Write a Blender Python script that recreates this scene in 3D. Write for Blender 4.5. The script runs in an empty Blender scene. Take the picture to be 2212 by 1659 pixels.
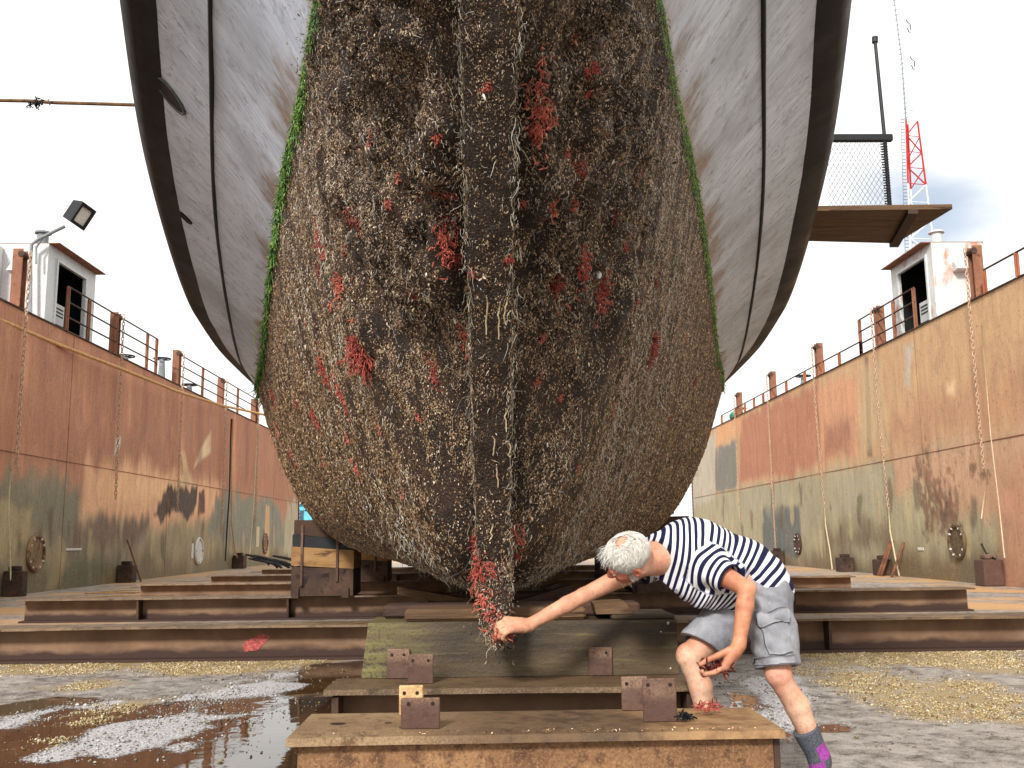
import bpy, math, random
import numpy as np
from mathutils import Matrix, Vector
from mathutils.bvhtree import BVHTree
rng = np.random.default_rng(7)
random.seed(7)
SC = bpy.context.scene
COL = SC.collection
A = np.array

# ------------------------------------------------------------------ camera
FPX, PITCH, ROLL, YAW, EYE = 2083.4, 0.15718, -0.01101, 0.021474, 1.12
C0 = A([0, 0, EYE])


def ray(u, v):
    """direction through a point of the 2212x1659 survey print, unit depth along the lens axis"""
    x = (u - 1106) / FPX
    y = -(v - 829.5) / FPX
    return dirv(x, y, 1.0)


def dirv(x, y, w):
    c, s = math.cos(ROLL), math.sin(ROLL)
    x, y = c * x - s * y, s * x + c * y
    Y = math.cos(PITCH) * w - y * math.sin(PITCH)
    Z = math.sin(PITCH) * w + y * math.cos(PITCH)
    c, s = math.cos(YAW), math.sin(YAW)
    return A([c * x + s * Y, -s * x + c * Y, Z])


def at(u, v, Y):
    r = ray(u, v)
    return C0 + r * (Y / r[1])


def atZ(u, v, z):
    r = ray(u, v)
    return C0 + r * ((z - EYE) / r[2])


def atX(u, v, X):
    r = ray(u, v)
    return C0 + r * (X / r[0])


cam_d = bpy.data.cameras.new('camera')
cam_d.sensor_width = 36
cam_d.lens = 36 * FPX / 2212
cam_d.clip_end = 3000
cam_d.clip_start = 0.05
cam = bpy.data.objects.new('camera', cam_d)
COL.objects.link(cam)
R, U, F = dirv(1, 0, 0), dirv(0, 1, 0), dirv(0, 0, 1)
cam.matrix_world = Matrix(((R[0], U[0], -F[0], 0), (R[1], U[1], -F[1], 0), (R[2], U[2], -F[2], EYE), (0, 0, 0, 1)))
SC.camera = cam

# ------------------------------------------------------------------ sky and sun
SUN_EL, SUN_AZ = 34.0, 200.0        # azimuth clockwise from +Y: behind the camera and to its left
w = bpy.data.worlds.new('World')
SC.world = w
w.use_nodes = True
nt = w.node_tree
for n in list(nt.nodes):
    nt.nodes.remove(n)
out = nt.nodes.new('ShaderNodeOutputWorld')
sky = nt.nodes.new('ShaderNodeTexSky')
sky.sky_type = 'NISHITA'
sky.sun_disc = False
sky.sun_elevation = math.radians(SUN_EL)
sky.sun_rotation = math.radians(SUN_AZ)
bg1 = nt.nodes.new('ShaderNodeBackground')
bg1.inputs['Strength'].default_value = 0.085
nt.links.new(sky.outputs[0], bg1.inputs[0])
bg2 = nt.nodes.new('ShaderNodeBackground')
bg2.inputs['Color'].default_value = (1.0, 1.0, 0.985, 1)
bg2.inputs['Strength'].default_value = 0.95
tc = nt.nodes.new('ShaderNodeTexCoord')
nz = nt.nodes.new('ShaderNodeTexNoise')
nz.inputs['Scale'].default_value = 3.2
nz.inputs['Detail'].default_value = 7
nz.inputs['Distortion'].default_value = 0.35
mp = nt.nodes.new('ShaderNodeMapping')
mp.inputs['Scale'].default_value = (1, 1, 2.6)
nt.links.new(tc.outputs['Generated'], mp.inputs['Vector'])
nt.links.new(mp.outputs[0], nz.inputs['Vector'])
hole = ray(1990, 470)
hole = hole / np.linalg.norm(hole)
vm = nt.nodes.new('ShaderNodeVectorMath')
vm.operation = 'DISTANCE'
vm.inputs[1].default_value = tuple(hole)
nt.links.new(tc.outputs['Generated'], vm.inputs[0])
m1 = nt.nodes.new('ShaderNodeMath')      # distance + noise -> cloud cover
m1.operation = 'MULTIPLY_ADD'
m1.inputs[1].default_value = 0.42
nt.links.new(nz.outputs[0], m1.inputs[0])
nt.links.new(vm.outputs['Value'], m1.inputs[2])
mr = nt.nodes.new('ShaderNodeMapRange')
mr.interpolation_type = 'SMOOTHSTEP'
mr.inputs['From Min'].default_value = 0.20
mr.inputs['From Max'].default_value = 0.33
mr.inputs['To Min'].default_value = 0.30
nt.links.new(m1.outputs[0], mr.inputs['Value'])
mxs = nt.nodes.new('ShaderNodeMixShader')
nt.links.new(mr.outputs[0], mxs.inputs[0])
nt.links.new(bg1.outputs[0], mxs.inputs[1])
nt.links.new(bg2.outputs[0], mxs.inputs[2])
nt.links.new(mxs.outputs[0], out.inputs[0])

sun_d = bpy.data.lights.new('sun', 'SUN')
sun_d.energy = 2.9
sun_d.angle = math.radians(9)
sun_d.color = (1.0, 0.97, 0.93)
sun = bpy.data.objects.new('sun', sun_d)
COL.objects.link(sun)
el, az = math.radians(SUN_EL), math.radians(SUN_AZ)
to_sun = Vector((math.sin(az) * math.cos(el), math.cos(az) * math.cos(el), math.sin(el)))
sun.rotation_euler = to_sun.to_track_quat('Z', 'Y').to_euler()
sun.location = (0, 0, 30)
SC.view_settings.view_transform = 'Standard'
SC.view_settings.look = 'None'
SC.view_settings.exposure = 0.5
SC.view_settings.gamma = 1.0
SC.cycles.max_bounces = 6
SC.cycles.use_denoising = True


# ------------------------------------------------------------------ helpers: colour, noise, materials
def srgb(r, g, b, k=1.0):
    f = lambda c: ((c / 255 + 0.055) / 1.055) ** 2.4 if c > 10 else c / 255 / 12.92
    return (f(r) * k, f(g) * k, f(b) * k)


def _hash(i, j, k):
    n = (i.astype(np.int64) * 73856093) ^ (j.astype(np.int64) * 19349663) ^ (k.astype(np.int64) * 83492791)
    n = (n ^ (n >> 13)) * 1274126177 & 0x7fffffff
    n = (n ^ (n >> 16)) * 668265263 & 0x7fffffff
    return ((n ^ (n >> 15)) & 0xffff) / 65535.0


def vnoise(P, scale=1.0, seed=0):
    """value noise 0..1 on an (N,3) array"""
    P = np.asarray(P, float) * scale + seed * 17.31
    I = np.floor(P)
    f = P - I
    f = f * f * (3 - 2 * f)
    I = I.astype(np.int64)
    r = 0
    for dx in (0, 1):
        wx = f[:, 0] if dx else 1 - f[:, 0]
        for dy in (0, 1):
            wy = f[:, 1] if dy else 1 - f[:, 1]
            for dz in (0, 1):
                wz = f[:, 2] if dz else 1 - f[:, 2]
                r = r + wx * wy * wz * _hash(I[:, 0] + dx, I[:, 1] + dy, I[:, 2] + dz)
    return r


def fbm(P, scale=1.0, octv=4, seed=0):
    r, a, t = 0, 1.0, 0
    for o in range(octv):
        r = r + a * vnoise(P, scale * 2 ** o, seed + o)
        t += a
        a *= 0.5
    return r / t


def sstep(a, b, x):
    t = np.clip((x - a) / (b - a), 0, 1)
    return t * t * (3 - 2 * t)


def poly_sd(P, poly):
    """signed distance (positive inside) of 2-D points to a polygon"""
    P = np.asarray(P)
    poly = np.asarray(poly, float)
    n = len(poly)
    ins = np.zeros(len(P), bool)
    d = np.full(len(P), 1e9)
    for i in range(n):
        a, b = poly[i], poly[(i + 1) % n]
        ab = b - a
        t = np.clip(((P - a) @ ab) / max(ab @ ab, 1e-12), 0, 1)
        d = np.minimum(d, np.linalg.norm(P - (a + t[:, None] * ab), axis=1))
        c = (a[1] > P[:, 1]) != (b[1] > P[:, 1])
        with np.errstate(divide='ignore', invalid='ignore'):
            xi = (b[0] - a[0]) * (P[:, 1] - a[1]) / (b[1] - a[1]) + a[0]
        ins ^= c & (P[:, 0] < xi)
    return np.where(ins, d, -d)


class NT:
    def __init__(self, name):
        self.m = bpy.data.materials.new(name)
        self.m.use_nodes = True
        self.t = self.m.node_tree
        self.b = self.t.nodes['Principled BSDF']
        self.tc = self.t.nodes.new('ShaderNodeTexCoord')

    def n(self, typ, ins=None, **kw):
        nd = self.t.nodes.new(typ)
        for k, v in kw.items():
            setattr(nd, k, v)
        for k, v in (ins or {}).items():
            self.put(nd.inputs[k], v)
        return nd

    def put(self, sock, v):
        if isinstance(v, bpy.types.NodeSocket):
            self.t.links.new(v, sock)
        elif isinstance(v, (tuple, list)) and len(v) == 3 and sock.type == 'RGBA':
            sock.default_value = (*v, 1)
        else:
            sock.default_value = v

    def vec(self, scale=(1, 1, 1), src='Object'):
        return self.n('ShaderNodeMapping', {'Vector': self.tc.outputs[src], 'Scale': scale}).outputs[0]

    def noise(self, scale, detail=5, vec=None, rough=0.6, dist=0.0):
        return self.n('ShaderNodeTexNoise', {'Vector': vec or self.tc.outputs['Object'], 'Scale': scale, 'Detail': detail, 'Roughness': rough, 'Distortion': dist}).outputs[0]

    def rng(self, x, a, b, c=0.0, d=1.0):
        return self.n('ShaderNodeMapRange', {'Value': x, 'From Min': a, 'From Max': b, 'To Min': c, 'To Max': d}).outputs[0]

    def mix(self, f, a, b, blend='MIX'):
        nd = self.t.nodes.new('ShaderNodeMix')
        nd.data_type = 'RGBA'
        nd.blend_type = blend
        self.put(nd.inputs[0], f)
        self.put(nd.inputs[6], a)
        self.put(nd.inputs[7], b)
        return nd.outputs[2]

    def attr(self, name):
        return self.n('ShaderNodeAttribute', attribute_name=name)

    def math(self, op, a, b=0.0):
        nd = self.n('ShaderNodeMath', operation=op)
        self.put(nd.inputs[0], a)
        self.put(nd.inputs[1], b)
        return nd.outputs[0]

    def fin(self, color=None, rough=0.7, bump=None, bstr=0.3, bdist=0.01, metal=0.0, spec=0.4):
        if color is not None:
            self.put(self.b.inputs['Base Color'], color)
        self.put(self.b.inputs['Roughness'], rough)
        self.put(self.b.inputs['Metallic'], metal)
        self.put(self.b.inputs['Specular IOR Level'], spec)
        if bump is not None:
            bn = self.n('ShaderNodeBump', {'Height': bump, 'Strength': bstr, 'Distance': bdist})
            self.put(self.b.inputs['Normal'], bn.outputs[0])
        return self.m


def mat_var(name, c1, c2, scale=6, stretch=(1, 1, 1), c3=None, fine=60, rough=0.75, bstr=0.35, lo=0.35, hi=0.68, spec=0.3, bdist=0.01):
    """two or three colours broken up by large and fine noise"""
    t = NT(name)
    v = t.vec(stretch)
    a = t.noise(scale, 6, v)
    f = t.noise(fine, 3, v)
    c = t.mix(t.rng(a, lo, hi), c1, c2)
    if c3 is not None:
        b = t.noise(scale * 2.3, 5, v, dist=0.4)
        c = t.mix(t.rng(b, 0.55, 0.66), c, c3)
    c = t.mix(t.rng(f, 0.3, 0.75, 0, 0.5), c, (c1[0] * 0.45, c1[1] * 0.45, c1[2] * 0.45))
    return t.fin(c, t.rng(a, 0.3, 0.7, rough - 0.12, min(1, rough + 0.12)), f, bstr, bdist, spec=spec)


M = {}
M['rust'] = mat_var('rusty_steel', srgb(92, 58, 42), srgb(168, 112, 74), 3.5, (1, 1, 1), srgb(70, 45, 38), 55)
M['rust_dark'] = mat_var('dark_rust', srgb(54, 40, 34), srgb(104, 78, 62), 2.5, (1, 1, 1), srgb(42, 30, 26), 40)
def rusty(name, c1, c2, c3, c4, sc=3.0, rough=.7, hull_shade=False, wet=False):
    t = NT(name)
    a = t.noise(sc, 8, t.vec((.8, 1.2, 1)), .7, .5)
    b = t.noise(sc * 5, 6, None, .7)
    f = t.noise(130, 4, None, .8)
    c = t.mix(t.rng(a, .36, .62), c1, c2)
    c = t.mix(t.rng(b, .52, .62, 0, .8), c, c3)
    c = t.mix(t.rng(a, .60, .70, 0, .8), c, c4)
    c = t.mix(t.rng(f, .52, .64, 0, .7), c, c3)
    c = t.mix(t.rng(f, .46, .36, 0, .55), c, c4)
    if wet:
        z = t.math('ADD', t.n('ShaderNodeSeparateXYZ', {0: t.tc.outputs['Object']}).outputs[2], t.math('MULTIPLY', b, .05))
        c = t.mix(t.rng(z, .615, .595, 0, .7), c, t.mix(t.rng(f, .4, .6), srgb(62, 42, 38), srgb(92, 66, 60)))
    c = t.mix(t.math('MULTIPLY', t.n('ShaderNodeObjectInfo').outputs['Random'], .55), c, c3)
    if hull_shade:
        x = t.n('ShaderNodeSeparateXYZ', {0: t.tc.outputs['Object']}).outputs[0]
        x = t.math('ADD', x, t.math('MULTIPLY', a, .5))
        c = t.mix(t.rng(x, -.15, .15, 0, .88), c, t.mix(t.rng(b, .4, .6), srgb(60, 45, 33), srgb(108, 84, 60)))  # shade of the overhanging bow painted into the middle of the flange
        c = t.mix(t.rng(x, .55, .75, 0, .7), c, t.mix(t.rng(b, .4, .6), srgb(138, 102, 66), srgb(180, 142, 98)))  # right end painted lighter again, where light reaches past the hull
    return t.fin(c, t.rng(b, .3, .7, rough - .15, rough + .15), t.math('ADD', f, b), .6, .006, spec=.35)


M['rust_top_shaded'] = rusty('shaded_rust_flange_top', srgb(144, 116, 84), srgb(194, 166, 126), srgb(84, 56, 36), srgb(214, 182, 136), 2.2, .6, True)  # rust with the bow's shade mixed into its colour
M['rust_flange'] = rusty('worn_flange', srgb(92, 68, 46), srgb(148, 120, 86), srgb(60, 43, 30), srgb(200, 174, 136), 1.8, .55)

M['rust_bright'] = mat_var('orange_rust', srgb(150, 84, 56), srgb(190, 120, 84), 2.5, (1, 1, 0.4), None, 40)
M['post'] = mat_var('post_rust_paint', srgb(134, 90, 68), srgb(170, 118, 90), 3, (1, 1, 0.5), srgb(104, 58, 40), 30)
M['plate'] = rusty('bracket_steel', srgb(112, 82, 66), srgb(150, 122, 102), srgb(80, 56, 45), srgb(178, 148, 122), 6, wet=True)
M['plate_pale'] = mat_var('pale_bracket_steel', srgb(190, 146, 96), srgb(224, 190, 140), 9, (1, 1, 1), srgb(120, 70, 46), 90, bstr=0.5)
M['block'] = mat_var('oiled_timber', srgb(58, 50, 36), srgb(92, 80, 54), 3.0, (0.5, 1, 1.4), srgb(112, 108, 58), 70, lo=0.4, hi=0.75)
M['timber'] = mat_var('old_timber', srgb(84, 62, 44), srgb(136, 104, 72), 3.5, (0.25, 3, 3), srgb(60, 44, 34), 40)
M['timber_pale'] = mat_var('pale_timber', srgb(150, 110, 66), srgb(196, 156, 104), 2.5, (0.6, 2, 2.5), srgb(88, 62, 40), 40)
M['timber_dark'] = mat_var('dark_timber', srgb(62, 46, 38), srgb(92, 66, 52), 3, (0.4, 2, 2), None, 40)
M['rubber'] = mat_var('black_rubber', srgb(28, 30, 33), srgb(48, 50, 54), 4, (1, 1, 1), None, 50, rough=0.6)
M['black'] = mat_var('black_paint', srgb(9, 11, 14), srgb(20, 23, 27), 2.0, (1, 1, 1), srgb(34, 37, 41), 60, rough=0.55, bstr=0.15)
M['blacksteel'] = mat_var('black_steel', srgb(24, 24, 26), srgb(40, 40, 42), 3, (1, 1, 1), None, 60, rough=0.5)
M['white'] = mat_var('white_paint', srgb(205, 208, 208), srgb(232, 233, 232), 1.6, (1, 1, 0.4), None, 40, rough=0.5, bstr=0.08)
M['white_rust'] = mat_var('rust_stained_white', srgb(226, 226, 222), srgb(206, 204, 200), 1.2, (1, 1, 0.5), srgb(196, 126, 86), 30, rough=0.55, bstr=0.1)
M['greypipe'] = mat_var('grey_pipe', srgb(120, 128, 132), srgb(160, 166, 168), 3, (1, 1, 1), None, 50, rough=0.5)
M['rope'] = mat_var('rope_fibre', srgb(196, 142, 86), srgb(236, 190, 132), 12, (1, 1, 1), None, 120)
M['rope_dark'] = mat_var('dark_rope_fibre', srgb(92, 66, 42), srgb(140, 104, 66), 12, (1, 1, 1), None, 120)
M['line'] = mat_var('pale_line', srgb(210, 190, 150), srgb(232, 216, 180), 10, (1, 1, 1), None, 60)
M['chain'] = mat_var('rusted_chain', srgb(186, 150, 122), srgb(226, 200, 172), 9, (1, 1, 1), srgb(130, 94, 70), 60)
M['shade_in'] = mat_var('shaded_interior', srgb(22, 26, 26), srgb(34, 38, 36), 2, (1, 1, 1), None, 20)  # shade inside the cabins, put into the colour
M['hole'] = mat_var('hole_shadow', srgb(40, 26, 22), srgb(52, 34, 28), 9, (1, 1, 1), None, 20)
M['red'] = mat_var('red_paint', srgb(196, 34, 34), srgb(216, 50, 46), 1, (1, 1, 1), None, 10)
M['mastwhite'] = mat_var('mast_white', srgb(226, 226, 226), srgb(238, 238, 238), 1, (1, 1, 1), None, 10)
M['galv'] = mat_var('galvanised_wire', srgb(96, 98, 100), srgb(140, 142, 146), 20, (1, 1, 1), None, 60, rough=0.5)
M['anode'] = mat_var('white_marker', srgb(236, 234, 226), srgb(214, 208, 196), 8, (1, 1, 1), None, 60)
M['cyan'] = mat_var('cyan_cladding', srgb(100, 196, 222), srgb(130, 212, 232), 0.2, (1, 1, 1), None, 2)
M['glass'] = mat_var('dark_window', srgb(60, 84, 98), srgb(90, 120, 134), 0.3, (1, 1, 1), None, 2, rough=0.2)
M['green'] = mat_var('green_tarpaulin', srgb(40, 150, 116), srgb(84, 180, 150), 6, (1, 1, 1), srgb(226, 220, 120), 30)


# ------------------------------------------------------------------ helpers: meshes and objects
class MB:
    def __init__(self):
        self.v, self.f = [], []

    def add(self, V, Fs):
        o = len(self.v)
        self.v += [tuple(map(float, p)) for p in V]
        self.f += [tuple(int(i) + o for i in q) for q in Fs]
        return self

    def box(self, lo, hi, bev=0.0):
        x0, y0, z0 = lo
        x1, y1, z1 = hi
        if bev <= 0:
            V = [(x, y, z) for z in (z0, z1) for y in (y0, y1) for x in (x0, x1)]
            return self.add(V, [(0, 2, 3, 1), (4, 5, 7, 6), (0, 1, 5, 4), (2, 6, 7, 3), (0, 4, 6, 2), (1, 3, 7, 5)])
        b = min(bev, (x1 - x0) / 2.1, (y1 - y0) / 2.1, (z1 - z0) / 2.1)
        V, idx = [], {}
        for sx in (0, 1):
            for sy in (0, 1):
                for sz in (0, 1):
                    c = A([(x0, x1)[sx], (y0, y1)[sy], (z0, z1)[sz]])
                    s = A([1 - 2 * sx, 1 - 2 * sy, 1 - 2 * sz]) * b
                    for a in range(3):
                        p = c + s
                        p[a] = c[a]
                        idx[(sx, sy, sz, a)] = len(V)
                        V.append(p)
        Fs = []
        for a in range(3):
            for s in (0, 1):
                o1, o2 = [k for k in range(3) if k != a]
                q = []
                for (p, r) in ((0, 0), (1, 0), (1, 1), (0, 1)):
                    k = [0, 0, 0]
                    k[a], k[o1], k[o2] = s, p, r
                    q.append(idx[(*k, a)])
                Fs.append(q)
        for a in range(3):                          # edge chamfers along axis a
            o1, o2 = [k for k in range(3) if k != a]
            for p in (0, 1):
                for r in (0, 1):
                    k0, k1 = [0, 0, 0], [0, 0, 0]
                    k0[o1] = k1[o1] = p
                    k0[o2] = k1[o2] = r
                    k1[a] = 1
                    Fs.append([idx[(*k0, o1)], idx[(*k1, o1)], idx[(*k1, o2)], idx[(*k0, o2)]])
        for sx in (0, 1):
            for sy in (0, 1):
                for sz in (0, 1):
                    Fs.append([idx[(sx, sy, sz, a)] for a in range(3)])
        return self.add(V, Fs)

    def hexa(self, P8):
        """box from 8 corners: bottom four counter-clockwise, then top four"""
        return self.add(P8, [(3, 2, 1, 0), (4, 5, 6, 7), (0, 1, 5, 4), (1, 2, 6, 5), (2, 3, 7, 6), (3, 0, 4, 7)])

    def tube(self, pts, r, n=8, cap=True):
        pts = [A(p, float) for p in pts]
        rs = r if isinstance(r, (list, tuple, np.ndarray)) else [r] * len(pts)
        V, Fs = [], []
        up = A([0.0, 0, 1])
        for i, p in enumerate(pts):
            d = pts[min(i + 1, len(pts) - 1)] - pts[max(i - 1, 0)]
            d = d / (np.linalg.norm(d) + 1e-12)
            if abs(d @ up) > 0.95:
                up = A([1.0, 0, 0]) if abs(d[0]) < 0.9 else A([0, 1.0, 0])
            a = np.cross(d, up)
            a /= np.linalg.norm(a)
            b = np.cross(a, d)
            up = b
            for k in range(n):
                t = 2 * math.pi * k / n
                V.append(p + (a * math.cos(t) + b * math.sin(t)) * rs[i])
        for i in range(len(pts) - 1):
            for k in range(n):
                k2 = (k + 1) % n
                Fs.append((i * n + k, i * n + k2, (i + 1) * n + k2, (i + 1) * n + k))
        if cap:
            Fs.append(tuple(range(n)))
            Fs.append(tuple(reversed(range((len(pts) - 1) * n, len(pts) * n))))
        return self.add(V, Fs)

    def ring(self, c, ax, ay, r, n=24, m=6):
        """torus around centre c in the plane of the vectors ax, ay"""
        c, ax, ay = A(c, float), A(ax, float), A(ay, float)
        nz_ = np.cross(ax, ay)
        nz_ /= np.linalg.norm(nz_)
        V, Fs = [], []
        for i in range(n):
            t = 2 * math.pi * i / n
            p = c + ax * math.cos(t) + ay * math.sin(t)
            o = ax * math.cos(t) + ay * math.sin(t)
            o /= np.linalg.norm(o)
            for k in range(m):
                s = 2 * math.pi * k / m
                V.append(p + (o * math.cos(s) + nz_ * math.sin(s)) * r)
        for i in range(n):
            for k in range(m):
                Fs.append((i * m + k, ((i + 1) % n) * m + k, ((i + 1) % n) * m + (k + 1) % m, i * m + (k + 1) % m))
        return self.add(V, Fs)

    def prism(self, poly, lo, hi, axis):
        """polygon (two coordinates) extruded along axis 0, 1 or 2"""
        n = len(poly)
        V = []
        for h in (lo, hi):
            for p in poly:
                q = list(p)
                q.insert(axis, h)
                V.append(q)
        Fs = [tuple(range(n)), tuple(range(n, 2 * n))[::-1]] + [(i, (i + 1) % n, n + (i + 1) % n, n + i) for i in range(n)]
        return self.add(V, Fs)


ORG = {}


def link(o, parent):
    COL.objects.link(o)
    if parent is not None:
        o.parent = parent
        ORG[o.name] = ORG[parent.name]
    return o


def obj(name, mb, m, parent=None, smooth=False, **tags):
    me = bpy.data.meshes.new(name)
    org = A(ORG[parent.name]) if parent is not None else A([0, 0, 0])
    V = A(mb.v, float) - org
    me.from_pydata([tuple(p) for p in V], [], mb.f)
    if m is not None:
        me.materials.append(m)
    if smooth:
        me.polygons.foreach_set('use_smooth', [True] * len(me.polygons))
    o = bpy.data.objects.new(name, me)
    link(o, parent)
    if parent is None:
        ORG[o.name] = (0, 0, 0)
    for k, v in tags.items():
        o[k] = v
    return o


def mesh_np(name, V, Fa, m, parent=None, smooth=True, attrs=None, **tags):
    """fast mesh from an (N,3) array and an (M,3) or (M,4) index array"""
    me = bpy.data.meshes.new(name)
    org = A(ORG[parent.name]) if parent is not None else A([0, 0, 0])
    V = (np.asarray(V, np.float32) - org.astype(np.float32)).astype(np.float32)
    Fa = np.asarray(Fa, np.int32)
    k = Fa.shape[1]
    me.vertices.add(len(V))
    me.vertices.foreach_set('co', V.ravel())
    me.loops.add(Fa.size)
    me.loops.foreach_set('vertex_index', Fa.ravel())
    me.polygons.add(len(Fa))
    me.polygons.foreach_set('loop_start', np.arange(0, Fa.size, k, dtype=np.int32))
    me.update(calc_edges=True)
    if smooth:
        me.polygons.foreach_set('use_smooth', np.ones(len(Fa), bool))
    for an, av in (attrs or {}).items():
        av = np.asarray(av, np.float32)
        if av.ndim == 1:
            a = me.attributes.new(an, 'FLOAT', 'POINT')
            a.data.foreach_set('value', av)
        else:
            a = me.attributes.new(an, 'FLOAT_COLOR', 'POINT')
            c4 = np.ones((len(av), 4), np.float32)
            c4[:, :3] = av
            a.data.foreach_set('color', c4.ravel())
    if m is not None:
        me.materials.append(m)
    o = bpy.data.objects.new(name, me)
    link(o, parent)
    if parent is None:
        ORG[o.name] = (0, 0, 0)
    for kk, v in tags.items():
        o[kk] = v
    return o


def thing(name, label, cat, loc, group=None):
    o = bpy.data.objects.new(name, None)
    o.empty_display_size = 0.1
    COL.objects.link(o)
    o.location = tuple(map(float, loc))
    ORG[o.name] = tuple(map(float, loc))
    o['label'], o['category'] = label, cat
    if group:
        o['group'] = group
    return o


def dup(root, loc, label, mirror=False, rotz=0.0):
    r = root.copy()
    COL.objects.link(r)
    r.location = tuple(map(float, loc))
    r.rotation_euler = (0, 0, rotz)
    r['label'] = label
    ORG[r.name] = tuple(map(float, loc))

    def rec(src, dst):
        for ch in [c for c in bpy.data.objects if c.parent == src]:
            c = ch.copy()
            COL.objects.link(c)
            c.parent = dst
            rec(ch, c)
    rec(root, r)
    return r


def one(name, mb, m, label, cat, group=None, smooth=False, loc=None):
    """a thing that is a single mesh"""
    loc = loc if loc is not None else tuple(np.mean(A(mb.v), axis=0)[:2]) + (float(np.min(A(mb.v)[:, 2])),)
    mb.v = [tuple(A(p) - A(loc)) for p in mb.v]
    o = obj(name, mb, m, None, smooth)
    o.location = tuple(map(float, loc))
    ORG[o.name] = tuple(map(float, loc))
    o['label'], o['category'] = label, cat
    if group:
        o['group'] = group
    return o


def grid_faces(ni, nj):
    i, j = np.meshgrid(np.arange(ni - 1), np.arange(nj - 1), indexing='ij')
    a = (i * nj + j).ravel()
    return np.stack([a, a + nj, a + nj + 1, a + 1], 1)
XL, XR, ZSEAM, ZTOP = -10.27, 10.60, 3.03, 6.14

# ------------------------------------------------------------------ the floating dock: deck, water
def z3(x, y):          # survey helper for the lower left quarter of the print
    return (x / 2.7275, 1180 + y / 2.7275)


def z6(x, y):          # ... and for the lower right
    return (1622 + x / 3.462, 1180 + y / 3.462)


def on_deck(pts):
    return [atZ(u, v, 0.0)[:2] for u, v in pts]


POLY_WATER = [on_deck([z3(*p) for p in q]) for q in (
    [(0, 930), (330, 880), (580, 885), (900, 915), (1480, 880), (1660, 820), (1760, 750), (1900, 690), (2130, 660), (2500, 680), (2500, 1400), (-400, 1400), (-300, 960)],)]
POLY_WATER.append(on_deck([z6(*p) for p in [(-200, 1080), (60, 1130), (150, 1205), (60, 1260), (-200, 1300)]]))
POLY_WATER.append(on_deck([z6(*p) for p in [(220, 1385), (290, 1400), (370, 1540), (330, 1560), (260, 1480)]]))
POLY_WATER.append(on_deck([z6(*p) for p in [(520, 1345), (660, 1330), (720, 1350), (640, 1370), (540, 1370)]]))
POLY_FOAM = [on_deck([z3(*p) for p in q]) for q in (
    [(860, 940), (1250, 850), (1560, 755), (1790, 740), (1690, 850), (1480, 900), (1250, 890), (1000, 930)],
    [(100, 1270), (330, 1180), (520, 1100), (720, 1050), (950, 1000), (1180, 935), (1240, 990), (1480, 980), (1720, 895), (1740, 930), (1420, 1020), (1180, 1085), (880, 1180), (640, 1250), (480, 1215), (280, 1285)],
    [(0, 1000), (250, 955), (560, 925), (620, 900), (820, 900), (700, 960), (430, 960), (300, 1015), (0, 1070)],
    [(1000, 1200), (1120, 1150), (1130, 1190), (1040, 1215)])]
POLY_FOAM.append(on_deck([z6(*p) for p in [(-100, 1000), (300, 960), (420, 1080), (470, 1250), (330, 1380), (180, 1380), (140, 1260), (160, 1200), (20, 1120)]]))
POLY_GOLD = [on_deck([z3(*p) for p in q]) for q in (
    [(-60, 690), (300, 655), (700, 665), (1000, 640), (1400, 655), (1930, 670), (1850, 700), (1300, 760), (900, 740), (450, 735), (0, 760)],
    [(340, 1020), (640, 930), (880, 925), (700, 1015), (420, 1060)],
    [(40, 1180), (300, 1125), (470, 1120), (250, 1200)],
    [(360, 830), (560, 790), (680, 810), (480, 850)])]
POLY_GOLD.append(on_deck([z6(*p) for p in [(330, 770), (800, 760), (1500, 740), (2100, 710), (2100, 960), (1800, 950), (1300, 890), (900, 900), (480, 900), (330, 880)]]))
POLY_GOLD.append(on_deck([z6(*p) for p in [(330, 900), (480, 990), (640, 950), (940, 930), (1090, 1010), (1300, 1040), (1750, 1000), (1800, 1030), (1560, 1080), (2100, 1120), (2100, 1330), (1800, 1300), (1350, 1290), (900, 1200), (560, 1070), (400, 970)]]))


def axis(segs):
    r = []
    for a, b, s in segs:
        r.append(np.arange(a, b - 1e-6, s))
    r.append(A([segs[-1][1]]))
    return np.concatenate(r)


gx = axis([(XL, -4.5, 0.25), (-4.5, 4.5, 0.025), (4.5, XR, 0.25)])
gy = axis([(-24, 4.5, 0.75), (4.5, 9.6, 0.022), (9.6, 20, 0.09), (20, 52, 0.6)])
DX, DY = np.meshgrid(gx, gy, indexing='ij')
P2 = np.stack([DX.ravel(), DY.ravel()], 1)
P3 = np.concatenate([P2, np.zeros((len(P2), 1))], 1)
near = (P2[:, 1] < 14)


def masks(polys, soft, amp, sc, seed, stretch=1.0):
    r = np.full(len(P2), 0.0)
    Q = P3[near] * A([1, stretch, 1])
    nz_ = (fbm(Q, sc, 5, seed) - 0.5) * amp
    for pl in polys:
        sd = poly_sd(P2[near], pl) + nz_
        r[near] = np.maximum(r[near], sstep(-soft, soft, sd))
    return r


wat = masks(POLY_WATER, 0.03, 0.55, 1.6, 3)
foam = masks(POLY_FOAM, 0.10, 0.55, 2.6, 9)
gold = masks(POLY_GOLD, 0.16, 0.9, 2.0, 14)
far_sand = sstep(12.5, 15, P2[:, 1]) * sstep(0.42, 0.6, fbm(P3 * A([0.6, 1.6, 1]), 0.9, 4, 21)) * sstep(2.5, 5.0, np.abs(P2[:, 0]))

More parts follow.
